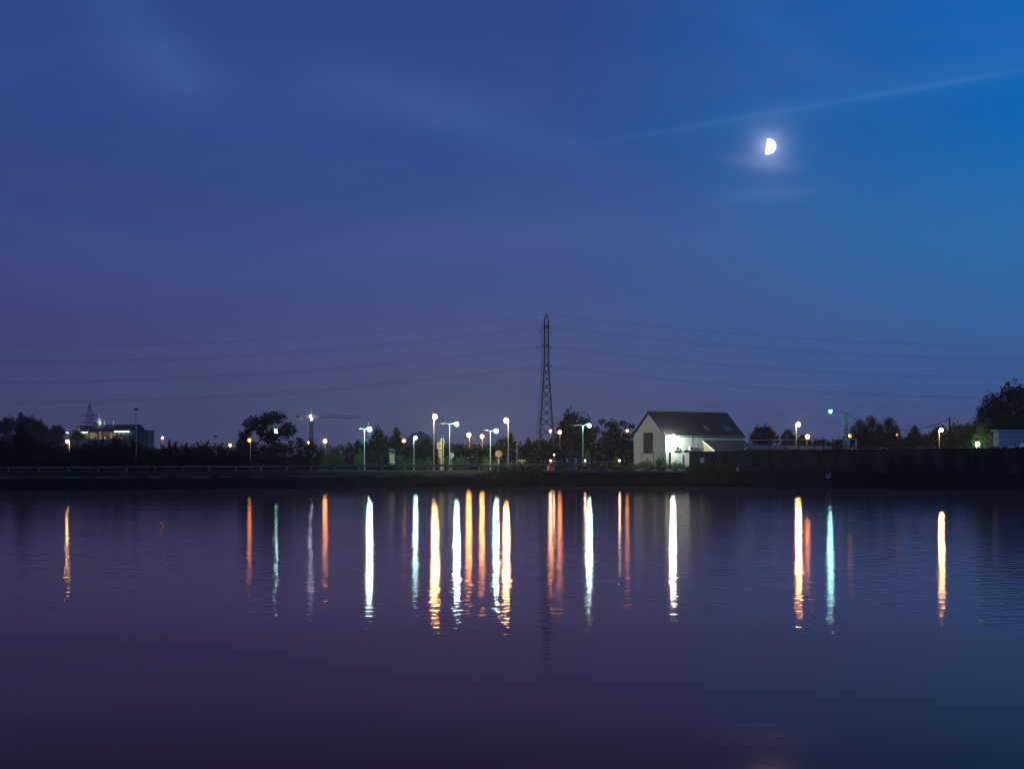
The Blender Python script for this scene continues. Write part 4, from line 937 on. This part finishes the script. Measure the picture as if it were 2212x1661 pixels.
for px, y0 in ((1784, 950.5), (1847.5, 949), (1850.5, 949)): b = MB(); b.tube(at(px, y0, D), (wx(px, D), D, ground_z(wx(px, D), D)), .055); b.build('upright', whitep, t)
D = 221; X = wx(2051.4, D); b = MB(); b.tube((X, D, ground_z(X, D)), (X, D, wz(902, D)), .18, .13, 8); b.box((X-.1, D, wz(906, D)), (.35, .1, .12)); tag(b.build('utility_pole', wood), 'plain dark timber pole holding the cable end on the right', 'pole')
b = MB(); pA, pB = at(1828, 895, 231.5), at(2050, 906, 221.2); pts = []
for k in range(25): s = k/24; q = pA.lerp(pB, s); pts.append(q-Vector((0, 0, 2.05*4*s*(1-s))))
b.path(pts, .045, 5); tag(b.build('overhead_cable', wiremat), 'thick sagging cable between the concrete pole and the timber pole', 'cable')
# white box trailer
D = 200; x0 = wx(2155, D); x1 = wx(2290, D); zt2, zb2 = wz(929, D), wz(964, D); gz = ground_z(x0+4, D)
t = thing('box_trailer', 'white box trailer parked above the flood wall at the right edge', 'trailer', ((x0+x1)/2, D, gz))
xw = wx(2214, D); b = MB(); n = 12
prof = [(x0+.15, zb2), (xw-.75, zb2)]+[(xw-.75*math.cos(math.pi*k/n), zb2+.78*math.sin(math.pi*k/n)) for k in range(n+1)]+[(x1, zb2), (x1, zt2-.2), (x0+.15, zt2-.2)]
m_ = len(prof); b.add([(x, D, z) for x, z in prof]+[(x, D+2.3, z) for x, z in prof], [tuple(range(m_)), tuple(range(2*m_-1, m_-1, -1))]+[((k+1) % m_, k, m_+k, m_+(k+1) % m_) for k in range(m_)])
body = b.build('body', whitep, t)
b = MB(); b.box(((x0+x1)/2-.05, D+1.1, zt2-.06), (x1-x0+.2, 2.6, .26)); b.build('roof_edge', whitep, t)
b = MB(); b.box((x0+.28, D-.02, (zb2+zt2)/2-.1), (.22, .05, zt2-zb2-.3)); b.build('corner_post', whitep, t)
b = MB(); b.box((x0+.45, D-.1, zb2+.02), (1.3, .3, .16)); b.build('bumper', greyp, t)
b = MB(); b.disc((xw-1.35, D-.01, zb2+.40), .09, .04, 14); b.build('filler_cap', blackm, t)
b = MB(); b.box(((x0+x1)/2, D-.006, zb2+.72), (x1-x0-.9, .02, .035)); b.build('trim_strip', greyp, t)
b = MB(); b.disc((xw, D+.35, gz+.45), .46, .28, 20); wl = b.build('wheel', blackm, t); b = MB(); b.disc((xw, D+.19, gz+.45), .24, .06, 16); b.build('rim', greyp, wl)
b = MB(); b.tube((x0+1, D+1, zb2+.1), (x0+1, D+1, gz), .07); b.build('prop_stand', greyp, t)
# garden lamp lighting the conifer
D = 238; c = at(2109.5, 959, D); t = thing('garden_lamp', 'round greenish garden lamp under the feathery conifer', 'lamp', (c.x, D, ground_z(c.x, D)))
b = MB(); b.tube((c.x, D, ground_z(c.x, D)), c, .06, .05); b.build('pole', polemat, t); b = MB(); c2 = c+Vector((0, -.48, 0)); b.tube(c, c2, .04); ln0 = b.build('arm', polemat, t); b = MB(); b.ell(c2, (.38, .38, .38), 12, 8); ln = b.build('globe', LEDG, t); bulb(c2, .395, LEDG, ln)

# moon: the sunlit half of a distant globe
D = 6000.0; c = at(1659.5, 317, D); mr_ = 17.6/F*D; b = MB(); n = 14
tilt = Matrix.Rotation(R(6), 3, 'Y'); vs = []; ring = []
fw_ = c.normalized(); rt_ = Vector((1, 0, 0)); rt_ = (rt_-fw_*rt_.dot(fw_)).normalized(); up_ = rt_.cross(fw_)
rt2 = rt_*math.cos(R(6))-up_*math.sin(R(6)); up2 = up_*math.cos(R(6))+rt_*math.sin(R(6))
am_ = math.acos(-.30); m2 = 28
for j in range(n+1):
    al = am_*j/n
    for i in range(m2):
        th = 2*math.pi*i/m2
        vs.append(c+(rt2*math.cos(al) + fw_*(math.sin(al)*math.cos(th)) + up2*(math.sin(al)*math.sin(th)))*mr_)
fs = [(j*m2+i, j*m2+(i+1) % m2, (j+1)*m2+(i+1) % m2, (j+1)*m2+i) for j in range(1, n) for i in range(m2)]
fs += [(0, m2+(i+1) % m2, m2+i) for i in range(m2)] + [tuple(n*m2+i for i in range(m2))]
b.add(vs, fs); tag(b.build('moon', glow('moonlit_surface', (1.0, .99, .92), 1.08)), 'bright half moon in the upper right of the sky', 'moon')

# ------------------------------------------------------------------ haze
hb = MB(); hb.box((0, 1010, 38), (2200, 2140, 78))
hz = bpy.data.materials.new('evening_haze'); nt, N, L = nodes(hz); N.remove(N['Principled BSDF'])
pv = N.new('ShaderNodeVolumePrincipled'); pv.inputs['Color'].default_value = (.95, .80, .78, 1); pv.inputs['Density'].default_value = 0.00024; pv.inputs['Anisotropy'].default_value = 0.82
L.new(pv.outputs[0], N['Material Output'].inputs['Volume'])
tag(hb.build('haze', hz), kind='stuff')

# ------------------------------------------------------------------ sky
wld = bpy.data.worlds.new('World'); scene.world = wld; wld.use_nodes = True
nt = wld.node_tree; N = nt.nodes; L = nt.links
for n_ in list(N): N.remove(n_)
out = N.new('ShaderNodeOutputWorld'); tc = N.new('ShaderNodeTexCoord'); DIR = tc.outputs['Generated']
def val(x, sock):
    if isinstance(x, (int, float)): sock.default_value = x
    else: L.new(x, sock)
def mth(op, a, b=0.0, c=None, clamp=False):
    n_ = N.new('ShaderNodeMath'); n_.operation = op; n_.use_clamp = clamp; val(a, n_.inputs[0]); val(b, n_.inputs[1])
    if c is not None: val(c, n_.inputs[2])
    return n_.outputs[0]
def dot(v):
    n_ = N.new('ShaderNodeVectorMath'); n_.operation = 'DOT_PRODUCT'; L.new(DIR, n_.inputs[0]); n_.inputs[1].default_value = tuple(v); return n_.outputs['Value']
def mrange(x, a, b, c=0.0, d=1.0, smooth=False):
    n_ = N.new('ShaderNodeMapRange'); n_.interpolation_type = 'SMOOTHSTEP' if smooth else 'LINEAR'; val(x, n_.inputs[0])
    for i, v in enumerate((a, b, c, d)): n_.inputs[i+1].default_value = v
    return n_.outputs[0]
def ramp(x, stops):
    n_ = N.new('ShaderNodeValToRGB'); L.new(x, n_.inputs[0]); e = n_.color_ramp.elements
    while len(e) < len(stops): e.new(.5)
    for k, (p_, c_) in enumerate(stops): e[k].position = p_; e[k].color = (*lin(c_), 1)
    return n_.outputs[0]
def mix(f, a, b, mode='MIX'):
    n_ = N.new('ShaderNodeMix'); n_.data_type = 'RGBA'; n_.blend_type = mode; val(f, n_.inputs[0])
    for s_, v in ((n_.inputs[6], a), (n_.inputs[7], b)):
        if isinstance(v, tuple): s_.default_value = (*v, 1)
        else: L.new(v, s_)
    return n_.outputs[2]
sx_ = N.new('ShaderNodeSeparateXYZ'); L.new(DIR, sx_.inputs[0])
el = mrange(sx_.outputs['Z'], 0.0, 0.5)
Lr = ramp(el, [(0, (78, 72, 108)), (.06, (74, 72, 112)), (.123, (68, 70, 113)), (.3, (58, 72, 130)), (.45, (50, 71, 134)), (.62, (46, 72, 138)), (1, (28, 46, 100))])
Cr = ramp(el, [(0, (84, 84, 122)), (.06, (82, 86, 124)), (.123, (76, 86, 128)), (.3, (64, 84, 142)), (.45, (47, 78, 143)), (.62, (44, 71, 137)), (1, (28, 46, 100))])
Rr = ramp(el, [(0, (74, 84, 130)), (.06, (70, 86, 134)), (.123, (57, 92, 150)), (.3, (40, 108, 172)), (.45, (14, 102, 176)), (.62, (0, 100, 182)), (1, (0, 60, 130))])
az = sx_.outputs['X']
sky = mix(mrange(az, -.34, 0), Lr, Cr); sky = mix(mrange(az, 0.03, .32), sky, Rr)
def pdir(px, py): return Vector(((px-CX)/F, 1, (CY-py)/F)).normalized()
def noise(scale, detail, stretch, rough=.55, seed=0.0):
    mp_ = N.new('ShaderNodeMapping'); mp_.inputs['Scale'].default_value = stretch; mp_.inputs['Location'].default_value = (seed, seed*.7, seed*.3); L.new(DIR, mp_.inputs['Vector'])
    n_ = N.new('ShaderNodeTexNoise'); n_.inputs['Scale'].default_value = scale; n_.inputs['Detail'].default_value = detail; n_.inputs['Roughness'].default_value = rough; L.new(mp_.outputs[0], n_.inputs['Vector']); return n_.outputs['Fac']
def streak(p, q, width, amp, color, fade=.03, nz=None, asym=1.0):
    global sky
    a, b_ = pdir(*p), pdir(*q); n_ = a.cross(b_).normalized(); tg = n_.cross(a).normalized(); 
    d_ = dot(n_); g_ = mth('EXPONENT', mth('MULTIPLY', mth('POWER', mth('ABSOLUTE', mth('DIVIDE', d_, width)), 1.6), -1.0))
    u = dot(tg); ub = tg.dot(b_)
    w_ = mth('MULTIPLY', mrange(u, -fade, fade, smooth=True), mrange(u, ub-fade, ub+fade, 1, 0, True))
    f = mth('MULTIPLY', mth('MULTIPLY', g_, w_), amp)
    if nz is not None: f = mth('MULTIPLY', f, mrange(nz, .25, .75, .35, 1.4))
    sky = mix(f, sky, lin(color))
nA = noise(7, 4, (1, 1, 2.5)); nB = noise(26, 4, (1, 1, 1), seed=3.1); nC = noise(5, 5, (1, 1, 4), seed=7.7)
streak((1430, 285), (2300, 137), .0018, .22, (86, 140, 205), .13, nB)        # contrail
streak((1500, 280), (2300, 120), .010, .13, (70, 130, 205), .10, nA)
streak((180, -60), (430, 200), .022, .40, (66, 108, 172), .03, nA)            # cirrus
streak((750, 180), (1260, 330), .016, .25, (76, 112, 178), .06, nA)
streak((-40, 470), (420, 545), .007, .22, (84, 92, 140), .05, nA)
streak((1600, 30), (1800, 140), .014, .22, (54, 110, 184), .03, nA)
streak((1590, 345), (1712, 360), .0046, .42, (130, 150, 205), .02, nC)
streak((1590, 425), (1760, 412), .0060, .28, (115, 145, 205), .03, nC)
streak((400, 560), (1500, 470), .02, .10, (90, 105, 165), .12, nA)
sky = mix(mth('MULTIPLY', mrange(nC, .45, .75), .13), sky, lin((92, 108, 168)))
# thin cloud lit around the moon
md = pdir(1662, 317); one = mth('SUBTRACT', 1.0, dot(md))
g1 = mth('MULTIPLY', mth('EXPONENT', mth('MULTIPLY', mth('POWER', mth('MAXIMUM', one, 0.0), .5), -250.0)), 1.0)
g2 = mth('MULTIPLY', mth('EXPONENT', mth('MULTIPLY', mth('POWER', mth('MAXIMUM', one, 0.0), .5), -60.0)), .06)
sky = mix(g1, sky, (.55, .58, .70), 'ADD'); sky = mix(g2, sky, (.22, .35, .70), 'ADD')
bg = N.new('ShaderNodeBackground'); L.new(sky, bg.inputs['Color']); bg.inputs['Strength'].default_value = 1.0
ns = N.new('ShaderNodeTexSky'); ns.sky_type = 'NISHITA'; ns.sun_disc = False; ns.sun_elevation = R(-6); ns.sun_rotation = R(70)
bg2 = N.new('ShaderNodeBackground'); L.new(ns.outputs[0], bg2.inputs['Color']); bg2.inputs['Strength'].default_value = 0.05
ad = N.new('ShaderNodeAddShader'); L.new(bg.outputs[0], ad.inputs[0]); L.new(bg2.outputs[0], ad.inputs[1]); L.new(ad.outputs[0], out.inputs['Surface'])
wld.cycles.sampling_method = 'MANUAL'; wld.cycles.sample_map_resolution = 512

sun = bpy.data.lights.new('dusk_afterglow', 'SUN'); sun.energy = 0.10; sun.angle = R(100); sun.color = (1, .66, .62)
so = bpy.data.objects.new('dusk_afterglow', sun); col.objects.link(so); so.rotation_euler = (-Vector((.8, .1, .6))).to_track_quat('-Z', 'Y').to_euler()

cam = bpy.data.cameras.new('camera'); cam.lens = 50.0; cam.sensor_width = 36.0; cam.clip_end = 20000; cam.clip_start = .1
cam.shift_y = (CY-830.5)/2212.0
co = bpy.data.objects.new('camera', cam); col.objects.link(co); co.location = (0, 0, EYE); co.rotation_euler = (math.pi/2, 0, 0); scene.camera = co

scene.view_settings.view_transform = 'Standard'; scene.view_settings.look = 'None'; scene.view_settings.exposure = 0; scene.view_settings.gamma = 1
cy = scene.cycles
cy.filter_width = 1.15; cy.use_denoising = True; cy.max_bounces = 6; cy.diffuse_bounces = 2; cy.glossy_bounces = 3; cy.transmission_bounces = 2; cy.volume_bounces = 1; cy.transparent_max_bounces = 4
cy.sample_clamp_indirect = 2; cy.use_light_tree = True; cy.caustics_reflective = False; cy.caustics_refractive = False
